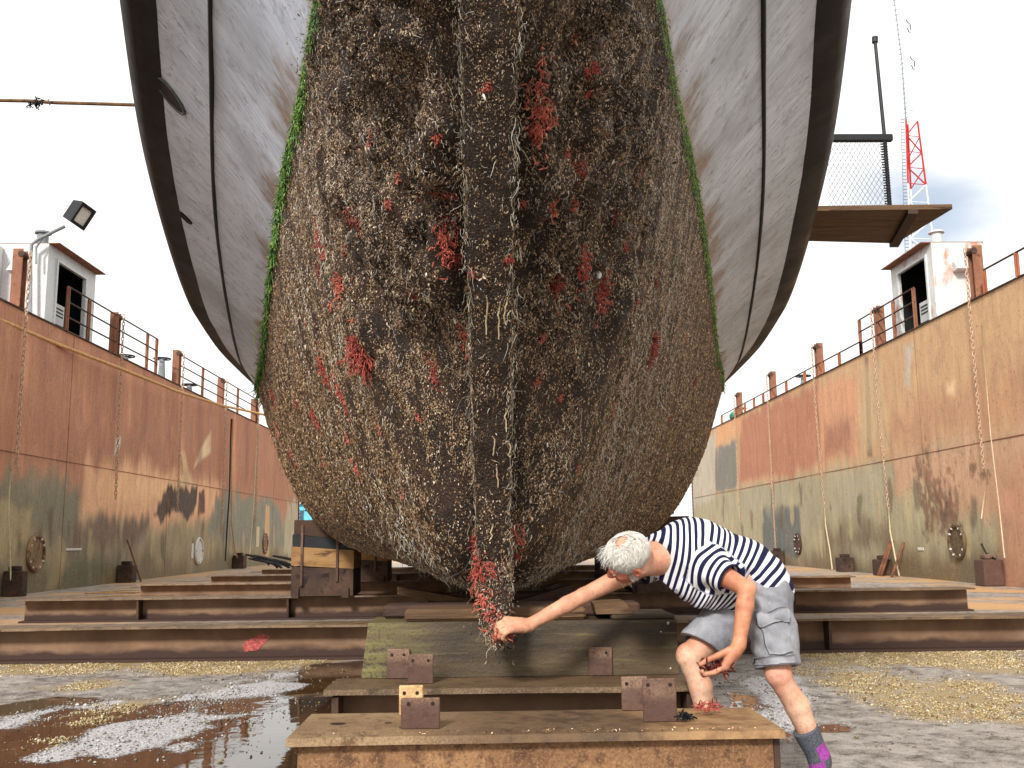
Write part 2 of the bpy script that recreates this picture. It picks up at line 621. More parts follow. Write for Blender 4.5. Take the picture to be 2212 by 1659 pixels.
t = NT('wet_steel_deck')
v = t.vec((1, 1, 1))
n1 = t.noise(1.3, 6, v)
n2 = t.noise(9, 5, v)
n3 = t.noise(75, 3, v)
nM_ = t.noise(6.0, 9, t.vec((1, 1.0, 1)), 0.75, 0.4)
base = t.mix(t.rng(n1, 0.35, 0.65), srgb(122, 113, 105), srgb(170, 161, 153))
base = t.mix(t.rng(nM_, 0.50, 0.60, 0, 0.85), base, srgb(186, 176, 168))
base = t.mix(t.rng(nM_, 0.47, 0.38, 0, 0.85), base, srgb(58, 48, 42))
base = t.mix(t.rng(n2, 0.54, 0.66, 0, 0.7), base, srgb(62, 52, 46))
base = t.mix(t.rng(n3, 0.55, 0.68, 0, 0.8), base, srgb(196, 186, 172))
base = t.mix(t.rng(n3, 0.30, 0.40, 0.85, 0.0), base, srgb(40, 32, 28))
sandc = t.mix(t.rng(n3, 0.4, 0.6), srgb(176, 126, 80), srgb(222, 180, 124))
base = t.mix(t.attr('sand').outputs['Fac'], base, sandc)
goldc = t.mix(t.rng(n3, 0.45, 0.6), srgb(134, 114, 80), srgb(200, 174, 120))
base = t.mix(t.math('MULTIPLY', t.attr('gold').outputs['Fac'], t.rng(n2, 0.36, 0.5)), base, goldc)
wa = t.attr('water').outputs['Fac']
base = t.mix(wa, base, t.mix(t.rng(n1, 0.4, 0.62), (0.030, 0.014, 0.005), (0.070, 0.034, 0.012)))
fo = t.attr('foam').outputs['Fac']
n4 = t.noise(48, 4, v)
fm = t.rng(t.math('ADD', t.math('MULTIPLY', fo, 0.52), n4), 0.83, 0.99)
base = t.mix(fm, base, t.mix(t.rng(n3, 0.35, 0.65), srgb(150, 146, 146), srgb(238, 236, 238)))
wr = t.math('MULTIPLY', wa, t.math('SUBTRACT', 1.0, fm))
rough = t.mix(wr, (0.5, 0.5, 0.5), (0.03, 0.03, 0.03))
bump = t.math('MULTIPLY', t.math('ADD', n3, n2), t.math('SUBTRACT', 1.0, wr))
bump = t.math('ADD', bump, t.math('MULTIPLY', t.noise(3.0, 2, v), t.math('MULTIPLY', wr, 0.18)))
M['deck'] = t.fin(base, rough, bump, 0.55, 0.02, spec=0.42)
deck = mesh_np('dock_deck', P3, grid_faces(len(gx), len(gy)), M['deck'], None, False,
               {'water': wat, 'foam': foam, 'gold': gold, 'sand': far_sand}, kind='structure')

t = NT('harbour_water')
M['water'] = t.fin((0.02, 0.05, 0.06), 0.08, t.noise(1.2, 4, t.vec((1, 0.4, 1))), 0.4, 0.2, spec=0.5)
obj('harbour_water', MB().add([(-1500, -400, -1.3), (1500, -400, -1.3), (1500, 2600, -1.3), (-1500, 2600, -1.3)], [(0, 1, 2, 3)]), M['water'], None, kind='structure')

# gravel of small shells lying in the gold patches: uncountable
def chips(polys, n, size, seed, thr):
    r = np.random.default_rng(seed)
    pts = []
    for pl in polys:
        pl = A(pl)
        lo, hi = pl.min(0), pl.max(0)
        k = int(n * np.prod(hi - lo))
        q = r.uniform(lo, hi, (k, 2))
        q3 = np.concatenate([q, np.zeros((k, 1))], 1)
        sd = poly_sd(q, pl) + (fbm(q3, 2.0, 5, 14) - 0.5) * 0.9
        keep = (sd > r.normal(-0.05, 0.16, k)) & (fbm(q3 * A([1, 1.0, 1]), 5.0, 4, 31) > thr + r.uniform(-0.12, 0.12, k))
        pts.append(q[keep])
    q = np.concatenate(pts)
    k = len(q)
    s = size * r.lognormal(0, 0.4, k)
    base_ = A([(1, 0, 0), (0, 1, 0), (-1, 0, 0), (0, -1, 0), (0, 0, 1.0), (0, 0, -0.6)])
    a = r.uniform(0, 6.28, k)
    ca, sa = np.cos(a), np.sin(a)
    el_ = r.uniform(0.5, 1.0, k)
    B = np.broadcast_to(base_, (k, 6, 3)).copy()
    B[:, :, 1] *= el_[:, None]
    B[:, :, 2] *= r.uniform(0.35, 0.8, k)[:, None]
    X = B[:, :, 0] * ca[:, None] - B[:, :, 1] * sa[:, None]
    Y = B[:, :, 0] * sa[:, None] + B[:, :, 1] * ca[:, None]
    V = np.stack([X * s[:, None] + q[:, 0:1], Y * s[:, None] + q[:, 1:2], B[:, :, 2] * s[:, None] + s[:, None] * 0.3], 2)
    f0 = A([(0, 1, 4), (1, 2, 4), (2, 3, 4), (3, 0, 4), (1, 0, 5), (2, 1, 5), (3, 2, 5), (0, 3, 5)])
    Fs = (np.arange(k)[:, None, None] * 6 + f0[None]).reshape(-1, 3)
    c = r.uniform(0, 1, k)
    pal = A([srgb(206, 186, 138), srgb(186, 158, 106), srgb(166, 140, 96), srgb(226, 214, 184), srgb(116, 94, 66)])
    col = pal[np.minimum((c ** 0.9 * 5).astype(int), 4)]
    return V.reshape(-1, 3), Fs, np.repeat(col, 6, 0)


t = NT('shell_gravel')
M['gravel'] = t.fin(t.attr('tint').outputs['Color'], 0.6, spec=0.3)
V, Fs, cc = chips(POLY_GOLD, 8500, 0.0048, 5, 0.46)
mesh_np('shell_gravel', V, Fs, M['gravel'], None, False, {'tint': cc}, kind='stuff', label='loose golden shell gravel scattered in patches on the wet dock deck', category='gravel')
LIT = [[(-3.6, 5.2), (3.6, 5.2), (3.6, 9.2), (-3.6, 9.2)]]
V, Fs, cc = chips(LIT, 130, 0.0055, 8, 0.36)
mesh_np('scattered_shell_debris', V, Fs, M['gravel'], None, False, {'tint': cc * .5}, kind='stuff', label='sparse brown and pale shell debris strewn over the deck', category='debris')
V, Fs, cc = chips(POLY_FOAM, 1700, 0.006, 6, 0.45)
g = cc.mean(1, keepdims=True)
mesh_np('scraped_shell_grit', V, Fs, M['gravel'], None, False, {'tint': cc * 0.25 + g * 0.75 * A([0.95, 0.95, 1.0])}, kind='stuff', label='fine pale grit of scraped shells drifted along the puddle edges', category='grit')


# ------------------------------------------------------------------ dock side walls
def wall_pts(pts, X):
    return [(lambda p: (p[1], p[2]))(atX(u, v, X)) for u, v in pts]


def build_wall(X, label, base_fn, y_end):
    root = thing('dock_wall', label, 'dock wall', (X, 30, 0), 'side walls of the floating dock')
    ys = axis([(-8, 17, 1.0), (17, y_end, 0.055)])
    zs = axis([(0, ZTOP, 0.055)])
    Yg, Zg = np.meshgrid(ys, zs, indexing='ij')
    P = np.stack([np.full(Yg.size, X), Yg.ravel(), Zg.ravel()], 1)
    # slightly oil-canned plating
    s = 1 if X < 0 else -1
    P[:, 0] += s * 0.02 * (fbm(P, 0.8, 3, 40) - 0.5)
    col, rough = base_fn(P)
    mesh_np('plating', P, grid_faces(len(ys), len(zs)), M['wallpaint'], root, True, {'paint': col})
    th = 1.6
    o = MB()
    a, b = sorted((X - s * 0.06, X - s * th))
    o.box((a, -8, 0.0), (b, y_end - 0.02, ZTOP - 0.02))
    obj('inner_body', o, M['rust_bright'], root)
    o = MB().box((min(X - s * 0.06, X + s * 0.035), -8, ZTOP), (max(X - s * 0.06, X + s * 0.035), y_end, ZTOP + 0.03))
    obj('coping_edge', o, M['rust_dark'], root)
    o = MB().box((min(X, X + s * 0.012), 10, ZSEAM - 0.007), (max(X, X + s * 0.012), y_end, ZSEAM + 0.007))
    obj('weld_seam', o, M['post'], root)
    o = MB().box((min(X, X + s * 0.05), y_end - 0.05, 0), (max(X, X + s * 0.05), y_end + 0.05, ZTOP))
    obj('end_edge', o, M['rust_dark'], root)
    for yk in np.arange(23.5, y_end - 1, 7.4):
        obj('plate_seam', MB().box((min(X, X + s * 0.006), yk - 0.005, 0.02), (max(X, X + s * 0.006), yk + 0.005, ZTOP - 0.03)), M['seamtan'], root)
    mk = MB()
    for k in range(26):
        mk.box((min(X + s * 0.052, X + s * 0.06), y_end - 0.06, 0.3 + k * 0.2), (max(X + s * 0.052, X + s * 0.06), y_end + 0.06, 0.4 + k * 0.2))
    obj('draught_marks', mk, M['anode'], root)
    return root


t = NT('dock_wall_paint')
v = t.vec((1, 1, 1))
pc = t.attr('paint').outputs['Color']
nA = t.noise(4.0, 6, t.vec((1, 1, 0.22)))
nB = t.noise(16, 5, v)
nC = t.noise(60, 3, v)
nD = t.noise(7.0, 6, t.vec((1, 1, 0.06)), 0.7)
nE = t.noise(1.6, 7, t.vec((1, 1, 0.6)), 0.7, 0.8)
c = t.mix(t.rng(nA, 0.36, 0.68, 0.0, 0.5), pc, t.mix(0.5, pc, srgb(110, 70, 48)))
c = t.mix(t.rng(nE, 0.50, 0.66, 0.0, 0.55), c, t.mix(0.5, pc, srgb(96, 84, 66)))
c = t.mix(t.rng(nE, 0.46, 0.34, 0.0, 0.35), c, t.mix(0.5, pc, srgb(224, 176, 132)))
c = t.mix(t.rng(nD, 0.56, 0.70, 0.0, 0.42), c, t.mix(0.5, pc, srgb(72, 50, 36)))
c = t.mix(t.rng(nD, 0.42, 0.30, 0.0, 0.35), c, t.mix(0.5, pc, srgb(222, 184, 146)))
c = t.mix(t.rng(nB, 0.58, 0.72, 0, 0.45), c, srgb(96, 66, 48))
nH = t.noise(18.0, 5, t.vec((1, 1, 0.03)), 0.7)
nI = t.noise(11.0, 9, t.vec((1, 1, 0.7)), 0.8, 0.6)
c = t.mix(t.rng(nH, 0.54, 0.66, 0.0, 0.38), c, t.mix(0.5, pc, srgb(82, 58, 40)))
c = t.mix(t.rng(nH, 0.44, 0.34, 0.0, 0.30), c, t.mix(0.5, pc, srgb(226, 190, 150)))
c = t.mix(t.rng(nI, 0.585, 0.61, 0, 0.55), c, srgb(84, 56, 38))
c = t.mix(t.rng(nI, 0.395, 0.375, 0, 0.35), c, srgb(214, 190, 158))
c = t.mix(t.rng(nC, 0.62, 0.74, 0, 0.4), c, srgb(70, 50, 40))
c = t.mix(t.rng(nB, 0.30, 0.42, 0.18, 0.0), c, srgb(226, 200, 170))
hs = t.n('ShaderNodeHueSaturation', {'Saturation': 0.9, 'Color': c})
c = hs.outputs[0]
M['wallpaint'] = t.fin(c, t.rng(nB, 0.3, 0.7, 0.55, 0.8), t.math('ADD', nC, nA), 0.18, 0.012, spec=0.3)

KW = 1.4


def paint(col, P, X, pts, rgb, soft=0.25, amp=0.6, sc=0.9, seed=0, strength=1.0, run=0.35):
    """a stain or repaint patch with a ragged edge, given as an outline on the wall"""
    sel = P[:, 1] > 15
    Q = P[sel] * A([1, 1, run])
    sd = poly_sd(P[sel][:, 1:], wall_pts(pts, X)) + (fbm(Q, sc * 2, 5, seed) - 0.5) * amp * 1.7 + (fbm(P[sel] * A([1, 1, 0.12]), 4.0, 3, seed + 3) - 0.5) * min(amp, .5) * 1.3
    m = sstep(-soft, soft, sd) * strength
    col[sel] = col[sel] * (1 - m[:, None]) + A(srgb(*rgb, KW)) * m[:, None]


def left_paint(P):
    n = fbm(P * A([1, 1, 0.15]), 1.1, 5, 2)
    z = P[:, 2] + (fbm(P * A([1, 1, 0.5]), 0.7, 4, 5) - 0.5) * 0.9
    up = A(srgb(156, 94, 56, KW)) * (1 - n[:, None] * 0.5) + A(srgb(182, 120, 74, KW)) * n[:, None] * 0.5
    mid = A(srgb(172, 112, 74, KW))
    low = A(srgb(148, 132, 96, KW))
    bot = A(srgb(112, 100, 68, KW))
    k = sstep(3.3, 2.6, z)[:, None]
    col = up * (1 - k) + mid * k
    k = sstep(2.5, 1.7, z)[:, None]
    col = col * (1 - k) + low * k
    k = sstep(0.9, 0.15, z + (n - 0.5) * 1.3)[:, None]
    col = col * (1 - k) + bot * k
    X = XL
    pt = lambda *a, **k_: paint(col, P, X, *a, **k_)
    pt([(-60, 1030), (110, 1020), (175, 1060), (170, 1170), (-60, 1180)], (122, 116, 90), seed=3)
    pt([(-60, 1088), (70, 1098), (72, 1180), (-60, 1190)], (166, 146, 102), soft=0.15, seed=4)
    pt([(185, 995), (300, 1010), (480, 1050), (470, 1110), (380, 1130), (290, 1140), (210, 1130), (170, 1130)], (218, 160, 108), soft=0.35, amp=0.5, seed=5)
    pt([(230, 1030), (370, 1045), (345, 1085), (230, 1080)], (226, 172, 112), soft=0.3, seed=6)
    pt([(225, 1118), (320, 1128), (300, 1170), (150, 1190), (160, 1130)], (112, 90, 70), seed=7)
    pt([(355, 1060), (372, 1052), (424, 1060), (425, 1088), (405, 1120), (375, 1100), (350, 1128), (336, 1112)], (66, 48, 34), soft=0.10, amp=0.4, sc=1.6, seed=8)
    pt([(430, 1065), (440, 1062), (442, 1105), (428, 1110)], (92, 42, 24), soft=0.08, amp=0.3, seed=12)
    pt([(466, 1070), (520, 1070), (600, 1085), (620, 1180), (540, 1190), (450, 1150)], (122, 122, 104), seed=9)
    pt([(390, 970), (400, 975), (412, 1030), (420, 1050), (380, 1055), (395, 1020)], (206, 170, 118), soft=0.12, amp=0.15, seed=10, strength=0.75)
    pt([(456, 930), (456, 978), (420, 1008), (432, 970)], (222, 190, 140), soft=0.10, amp=0.1, seed=11, strength=0.85)
    pt([(250, 945), (262, 945), (260, 965), (250, 985), (246, 985)], (190, 184, 168), soft=0.06, amp=0.1, seed=13)
    pt([(150, 1185), (260, 1200), (250, 1250), (130, 1260)], (78, 84, 58), soft=0.4, seed=14, strength=0.7)
    pt([(118, 1210), (138, 1205), (122, 1262), (104, 1270)], (158, 136, 92), soft=0.1, amp=0.3, seed=15, strength=0.7)
    pt([(620, 1080), (645, 1085), (645, 1200), (610, 1200)], (176, 168, 136), soft=0.2, seed=16, strength=0.8)
    pt([(574, 1090), (582, 1092), (580, 1200), (570, 1198)], (204, 158, 94), soft=0.08, amp=0.2, seed=17, strength=0.8)
    for k in range(26):                                   # runs of rust and slime
        u = 40 + k * 22
        vv = 1150 + rng.uniform(-40, 30)
        pt([(u, vv), (u + 5, vv), (u + 4, vv + rng.uniform(30, 70)), (u, vv + 40)], [(78, 58, 38), (170, 150, 104), (60, 54, 40)][k % 3], soft=0.12, amp=0.35, sc=2, seed=50 + k, strength=0.6)
    for k in range(14):
        u = 60 + k * 36 + rng.uniform(-10, 10)
        vb = 650 + 0.467 * u
        pt([(u, vb + 10), (u + 8, vb + 10), (u + 8, vb + rng.uniform(110, 230)), (u, vb + 150)], [(206, 134, 82), (128, 66, 44), (142, 74, 50)][k % 3], soft=0.25, amp=0.3, seed=80 + k, strength=0.5, run=0.1)
    return col, None


def right_paint(P):
    n = fbm(P * A([1, 1, 0.15]), 1.0, 5, 62)
    z = P[:, 2] + (fbm(P * A([1, 1, 0.5]), 0.7, 4, 65) - 0.5) * 0.7
    up = A(srgb(178, 134, 88, KW)) * (1 - n[:, None] * 0.6) + A(srgb(194, 156, 108, KW)) * n[:, None] * 0.6
    low = A(srgb(152, 144, 112, KW))
    bot = A(srgb(104, 90, 64, KW))
    k = sstep(3.3, 2.8, z)[:, None]
    col = up * (1 - k) + low * k
    k = sstep(0.9, 0.1, z + (n - 0.5) * 1.2)[:, None]
    col = col * (1 - k) + bot * k
    X = XR
    pt = lambda *a, **k_: paint(col, P, X, *a, **k_)
    pt([(2020, 845), (2300, 760), (2300, 900), (1930, 970), (1910, 905)], (176, 124, 84), soft=0.3, seed=70, strength=0.8)
    pt([(1600, 898), (1768, 825), (1775, 1000), (1690, 1030), (1600, 1040)], (164, 100, 64), soft=0.25, amp=0.4, seed=71)
    pt([(1765, 830), (1850, 800), (1850, 960), (1775, 1010)], (192, 132, 88), soft=0.2, seed=72)
    pt([(1782, 915), (1835, 910), (1832, 975), (1780, 990)], (150, 92, 64), soft=0.3, amp=0.3, seed=73, strength=0.8)
    pt([(1545, 970), (1592, 950), (1594, 1050), (1545, 1060)], (112, 110, 102), soft=0.12, amp=0.25, seed=74)
    pt([(1490, 960), (1545, 940), (1545, 1080), (1490, 1100)], (170, 166, 150), soft=0.2, seed=75, strength=0.8)
    pt([(1550, 920), (1598, 898), (1598, 940), (1545, 960)], (204, 140, 82), soft=0.3, seed=87, strength=0.8)
    pt([(1645, 1100), (1725, 1090), (1730, 1160), (1720, 1200), (1650, 1190)], (88, 96, 92), soft=0.12, amp=0.3, seed=76)
    pt([(1930, 985), (2300, 900), (2300, 1130), (2130, 1110), (2010, 1090), (1930, 1070)], (188, 142, 106), soft=0.3, amp=0.4, seed=77, strength=0.9)
    pt([(2150, 1010), (2300, 990), (2300, 1290), (2170, 1270)], (178, 124, 94), soft=0.4, seed=78, strength=0.9)
    pt([(1780, 1010), (1910, 1000), (1930, 1100), (1780, 1110)], (160, 152, 122), soft=0.3, seed=79, strength=0.7)
    pt([(1950, 1050), (2020, 1040), (2030, 1120), (1950, 1120)], (172, 164, 126), soft=0.3, seed=88, strength=0.7)
    pt([(1780, 1140), (1920, 1130), (1930, 1190), (1790, 1200)], (104, 86, 64), soft=0.4, seed=80, strength=0.8)
    pt([(1600, 1060), (1700, 1050), (1700, 1100), (1600, 1110)], (150, 144, 120), soft=0.3, seed=81, strength=0.6)
    for q in ([(2000, 985), (2012, 985), (2040, 1090), (2062, 1120), (2030, 1110), (2000, 1040)], [(2090, 985), (2100, 980), (2118, 1020), (2110, 1040), (2092, 1010)],
              [(1980, 1010), (1990, 1010), (1992, 1070), (1980, 1060)], [(2048, 985), (2056, 985), (2060, 1050), (2046, 1040)], [(1990, 1080), (2060, 1080), (2070, 1140), (2000, 1140)]):
        pt(q, (104, 66, 42), soft=0.16, amp=0.95, sc=4.0, seed=int(q[0][0]), strength=0.75, run=0.7)
    pt([(1868, 770), (1876, 768), (1884, 985), (1874, 985)], (118, 92, 62), soft=0.06, amp=0.06, seed=82)
    pt([(1952, 745), (1975, 735), (1965, 840), (1955, 830)], (176, 172, 156), soft=0.15, amp=0.2, seed=83, strength=0.8)
    pt([(2045, 830), (2062, 825), (2060, 850), (2045, 850)], (216, 178, 130), soft=0.12, amp=0.2, seed=84)
    pt([(1862, 790), (1905, 775), (1918, 960), (1868, 975)], (184, 156, 112), soft=0.25, seed=85, strength=0.6)
    for k in range(30):
        u = 1560 + k * 21
        vv = 1080 + rng.uniform(-30, 70)
        pt([(u, vv), (u + 5, vv), (u + 4, vv + rng.uniform(20, 60)), (u, vv + 40)], [(84, 60, 38), (178, 160, 112), (66, 54, 40)][k % 3], soft=0.1, amp=0.4, sc=2, seed=150 + k, strength=0.6)
    return col, None


M['seamtan'] = mat_var('seam_rust', srgb(132, 92, 60), srgb(176, 134, 94), 3, (1, 1, .3), srgb(92, 64, 44), 40)
YE_L = float(atX(645, 1084, XL)[1])
YE_R = float(atX(1497, 1077, XR)[1])
wall_l = build_wall(XL, 'rust brown dock side wall with a pale orange repainted band, beside the floodlight cabin', left_paint, YE_L)
wall_r = build_wall(XR, 'tan and pinkish dock side wall with grey lower plates, behind the bending man', right_paint, YE_R)


def manhole(X, u, v, du, dv, root, mcol, label=None):
    s = 1 if X < 0 else -1
    c = atX(u, v, X)
    rz = np.linalg.norm(atX(u, v - dv, X) - c)
    ry = abs(atX(u + du, v, X)[1] - c[1])
    r = 0.5 * (rz + min(ry, rz * 1.3))
    ring = MB().ring((X + s * 0.03, c[1], c[2]), (0, r, 0), (0, 0, r), 0.045, 28, 6)
    n = 24
    pl = [(c[1] + r * math.cos(6.2832 * k / n), c[2] + r * math.sin(6.2832 * k / n)) for k in range(n)]
    ring.prism(pl, min(X + s * 0.004, X + s * 0.035), max(X + s * 0.004, X + s * 0.035), 0)
    o = obj('manhole_cover', ring, mcol, root)
    if label:
        o['label'] = label
    for k in range(12):
        a = 6.2832 * k / 12
        y, z = c[1] + r * 0.93 * math.cos(a), c[2] + r * 0.93 * math.sin(a)
        b = MB().box((min(X + s * 0.03, X + s * 0.075), y - 0.022, z - 0.022), (max(X + s * 0.03, X + s * 0.075), y + 0.022, z + 0.022))
        obj('bolt', b, M['anode'] if k % 3 else M['rust'], o)
    return o


M['cover'] = mat_var('stained_cover', srgb(120, 86, 62), srgb(176, 146, 108), 5, (1, 1, 0.5), srgb(64, 40, 30), 40)
M['cover_r'] = mat_var('rusty_cover', srgb(96, 78, 58), srgb(128, 108, 80), 5, (1, 1, 1), srgb(60, 44, 34), 40)
manhole(XL, 75, 1195, 24, 32, wall_l, M['cover'], 'large brown and cream streaked round cover')
manhole(XL, 428, 1190, 12, 23, wall_l, M['anode'], 'round cover painted white')
manhole(XL, 572, 1174, 8, 18, wall_l, M['cover'], 'small distant brown cover')
manhole(XR, 2070, 1170, 24, 30, wall_r, M['cover_r'], 'round bolted rusty cover')
manhole(XR, 1725, 1175, 8, 18, wall_r, M['rust_dark'], 'small dark cover low on the wall')
for (X, u, v, du, dv, root, m, nm) in ((XL, 158, 1187, 17, 3, wall_l, 'anode', 'white_marker'), (XL, 556, 1160, 4, 22, wall_l, 'line', 'cream_strip'), (XL, 415, 1190, 3, 16, wall_l, 'anode', 'white_marker'),
                                       (XR, 1990, 1186, 6, 3, wall_r, 'anode', 'white_marker')):
    s = 1 if X < 0 else -1
    a, b = atX(u - du, v + dv, X), atX(u + du, v - dv, X)
    obj(nm, MB().box((min(X, X + s * 0.02), min(a[1], b[1]), min(a[2], b[2])), (max(X, X + s * 0.02), max(a[1], b[1]), max(a[2], b[2])), 0.008), M[m], root)

# base brackets and boxes standing at the foot of the walls
for (X, u, v, wu, hv, lab) in ((XL, 505, 1208, 14, 8, 'small dark steel box at the foot of the left wall by the hanging hose'),
                               (XL, 255, 1235, 14, 14, 'small rusty bollard box at the foot of the left wall right of the big cover'),
                               (XL, 8, 1250, 12, 16, 'grey steel box at the foot of the left wall at the picture edge'),
                               (XR, 2160, 1222, 22, 14, 'pinkish steel junction box at the foot of the right wall below the chain'),
                               (XR, 1842, 1218, 14, 14, 'grey steel stop block at the foot of the right wall behind the man'),
                               (XR, 1925, 1222, 12, 14, 'dark steel stop block at the foot of the right wall by the leaning bars'),
                               (XR, 1692, 1200, 12, 10, 'small far steel block at the foot of the right wall over the man\'s hip')):
    s = 1 if X < 0 else -1
    p = atX(u, v, X)
    k = p[1] / FPX
    b = MB().box((min(X + s * 0.03, X + s * 0.45), p[1] - wu * k, 0.0), (max(X + s * 0.03, X + s * 0.45), p[1] + wu * k, max(0.25, p[2] + hv * k)), 0.02)
    b.box((min(X + s * 0.1, X + s * 0.35), p[1] - wu * k * 0.5, max(0.25, p[2] + hv * k)), (max(X + s * 0.1, X + s * 0.35), p[1] + wu * k * 0.6, max(0.25, p[2] + hv * k) + 0.1), 0.02)
    one('steel_box', b, M['plate'] if u == 2160 else M['rust_dark'], lab, 'steel box', 'boxes at the foot of the dock walls')
# ------------------------------------------------------------------ wall tops: chain posts, chains, rails, cabins
def chain_post(X, u, vb, vt, lab):
    s = 1 if X < 0 else -1
    p = atX(u, vb, X)
    y = p[1]
    h = at(u, vt, y)[2] - ZTOP
    root = thing('chain_post', lab, 'chain post', (X, y, ZTOP), 'chain posts along the dock wall tops')
    x0 = X - s * 0.20
    m = MB()
    m.box((min(x0, X + s * 0.02), y - 0.12, ZTOP + 0.03), (max(x0, X + s * 0.02), y - 0.09, ZTOP + h), 0.005)
    m.box((min(x0, X + s * 0.02), y + 0.09, ZTOP + 0.03), (max(x0, X + s * 0.02), y + 0.12, ZTOP + h), 0.005)
    m.box((min(X - s * 0.1, X - s * 0.07), y - 0.09, ZTOP + 0.03), (max(X - s * 0.1, X - s * 0.07), y + 0.09, ZTOP + h - 0.02))
    obj('upright', m, M['post'], root)
    g = MB().prism([(y + 0.121, ZTOP + 0.03), (y + 0.42, ZTOP + 0.03), (y + 0.121, ZTOP + 0.45)], X - s * 0.1 - 0.012, X - s * 0.1 + 0.012, 0)
    obj('gusset', g, M['post'], root)
    sh = MB().tube([(X - s * 0.01, y - 0.14, ZTOP + h - 0.12), (X - s * 0.01, y + 0.14, ZTOP + h - 0.12)], 0.07, 12)
    obj('pulley', sh, M['rust_dark'], root)
    return y, ZTOP + h - 0.05


def chain(X, y, ztop, zbot, lab, sway=0.0, rope_to=None):
    s = 1 if X < 0 else -1
    x = X + s * 0.13
    m = MB()
    L, r, wd = (0.135, 0.0145, 0.034) if X < 0 else (0.115, 0.0125, 0.028)
    n = int((ztop - zbot) / (L * 0.78))
    for k in range(n):
        f = k / max(1, n - 1)
        zc = ztop - (k + 0.5) * L * 0.78
        yc = y + sway * f * f
        if k % 2:
            m.ring((x, yc, zc), (0, wd, 0), (0, 0, L / 2), r, 12, 5)
        else:
            m.ring((x, yc, zc), (wd, 0, 0), (0, 0, L / 2), r, 12, 5)
    o = one('hanging_chain', m, M['chain'], lab, 'chain', 'chains hanging down the dock walls', True)
    return x, y + sway, zbot


LP_ = [(45, 668, 540, 1010, 0.0, 'tallest rusty chain post, in front of the floodlight cabin'), (253, 764, 676, 1081, 0.1, 'rusty chain post on the left wall, second from the picture edge'),
       (386, 830, 757, 1102, 0.0, 'rusty chain post on the left wall in the middle of its row'), (481, 877, 817, 1150, 0.0, 'rusty chain post on the left wall beyond the ventilator pipe'),
       (552, 911, 862, 1130, 0.0, 'farthest rusty chain post on the left wall beside the hull')]
for i, (u, vb, vt, vc, sw, lab) in enumerate(LP_):
    y, zt = chain_post(XL, u, vb, vt, lab)
    zb = at(u, vc, y)[2]
    chain(XL, y, zt, zb, ['thick rusty chain hanging nearest on the left wall', 'pale rusty chain hanging below the second left post', 'rusty chain ending at the dark rust patch on the left wall', 'thin looking far chain hanging beyond the pale paint splash', 'farthest chain on the left wall next to the hull'][i], sw)
RP_ = [(2105, 640, 533, 1012, 0.0, 'tallest rusty chain post, beside the rust stained cabin'), (1897, 756, 662, 1107, -0.25, 'rusty chain post in front of the right cabin railing'),
       (1766, 819, 742, 1100, -0.3, 'rusty chain post standing beside the valve wheel'), (1666, 866, 803, 1190, 0.0, 'rusty chain post on the right wall, second from the hull'),
       (1594, 900, 848, 1130, 0.0, 'farthest rusty chain post on the right wall beside the green bundle')]
for i, (u, vb, vt, vc, sw, lab) in enumerate(RP_):
    y, zt = chain_post(XR, u, vb, vt, lab)
    zb = at(u + (20 if i < 3 else 6), vc, y)[2]
    x, yy, zz = chain(XR, y, zt, zb, ['thick rusty chain hanging nearest on the right wall', 'long pale chain hanging behind the man\'s hip', 'pale chain hanging where red paint meets tan paint', 'straight chain hanging down the red painted panel', 'farthest chain on the right wall along the grey patch'][i], sw)
    if i in (1, 2):
        m = MB().tube([(x, yy, zz + 0.1), (x - 0.02, yy - 0.05, zz - 0.5), (x, yy - 0.25, max(0.2, zz - 1.3)), (x - 0.05, yy - 0.5, max(0.02, zz - 1.9))], 0.022, 6)
        one('tail_rope', m, M['line'], ['pale rope tied under the long chain behind the man', 'short pale rope tied under the chain by the tan paint'][i - 1], 'rope', 'ropes tied under the chains', True)

# guard rails
def railing(X, posts, lab, rails=3, h=1.0, dx=-0.01, pm='post', lastgap=None):
    """posts: list of (u, v of its foot)"""
    s = 1 if X < 0 else -1
    x = X - s * dx
    ys = [float(atX(u, v, X)[1]) for u, v in posts]
    root = thing('guard_rail', lab, 'railing', (x, ys[0], ZTOP), 'railings on the dock wall tops')
    for y in ys:
        m = MB().box((x - 0.012, y - 0.05, ZTOP), (x + 0.012, y + 0.05, ZTOP + h), 0.004)
        m.box((x - 0.05, y - 0.012, ZTOP), (x + 0.05, y + 0.012, ZTOP + h - 0.02), 0.004)
        obj('post', m, M[pm], root)
    for k in range(rails):
        z = ZTOP + h * (k + 1) / rails - 0.015
        obj('rail', MB().tube([(x, min(ys) - 0.02, z), (x, max(ys) + 0.02, z)], 0.022, 6), M['rust_dark'], root)
    return root


railing(XL, [(142, 712), (188, 735), (248, 764), (315, 797), (335, 806)], 'rusty three rail guard railing in front of the floodlight cabin door', 3, 1.12)
railing(XL, [(386, 829), (436, 853), (480, 876), (512, 890), (556, 912)], 'rusty guard railing on the left wall running behind the hull', 3, 1.05)
railing(XR, [(1980, 708), (1935, 734), (1897, 755), (1862, 772)], 'rusty guard railing in front of the rust stained cabin door', 3, 1.05)
railing(XR, [(1862, 772), (1815, 795), (1780, 812), (1740, 832), (1700, 850), (1650, 873), (1630, 882), (1610, 891), (1590, 901), (1560, 915)], 'low dark pipe rail along the right wall toward the hull', 1, 0.42, pm='rust_bright')
railing(XR, [(2420, 470), (2300, 540), (2200, 595), (2130, 632)], 'low dark pipe rail on the right wall beyond the tall chain post', 1, 0.55, pm='rust_bright')


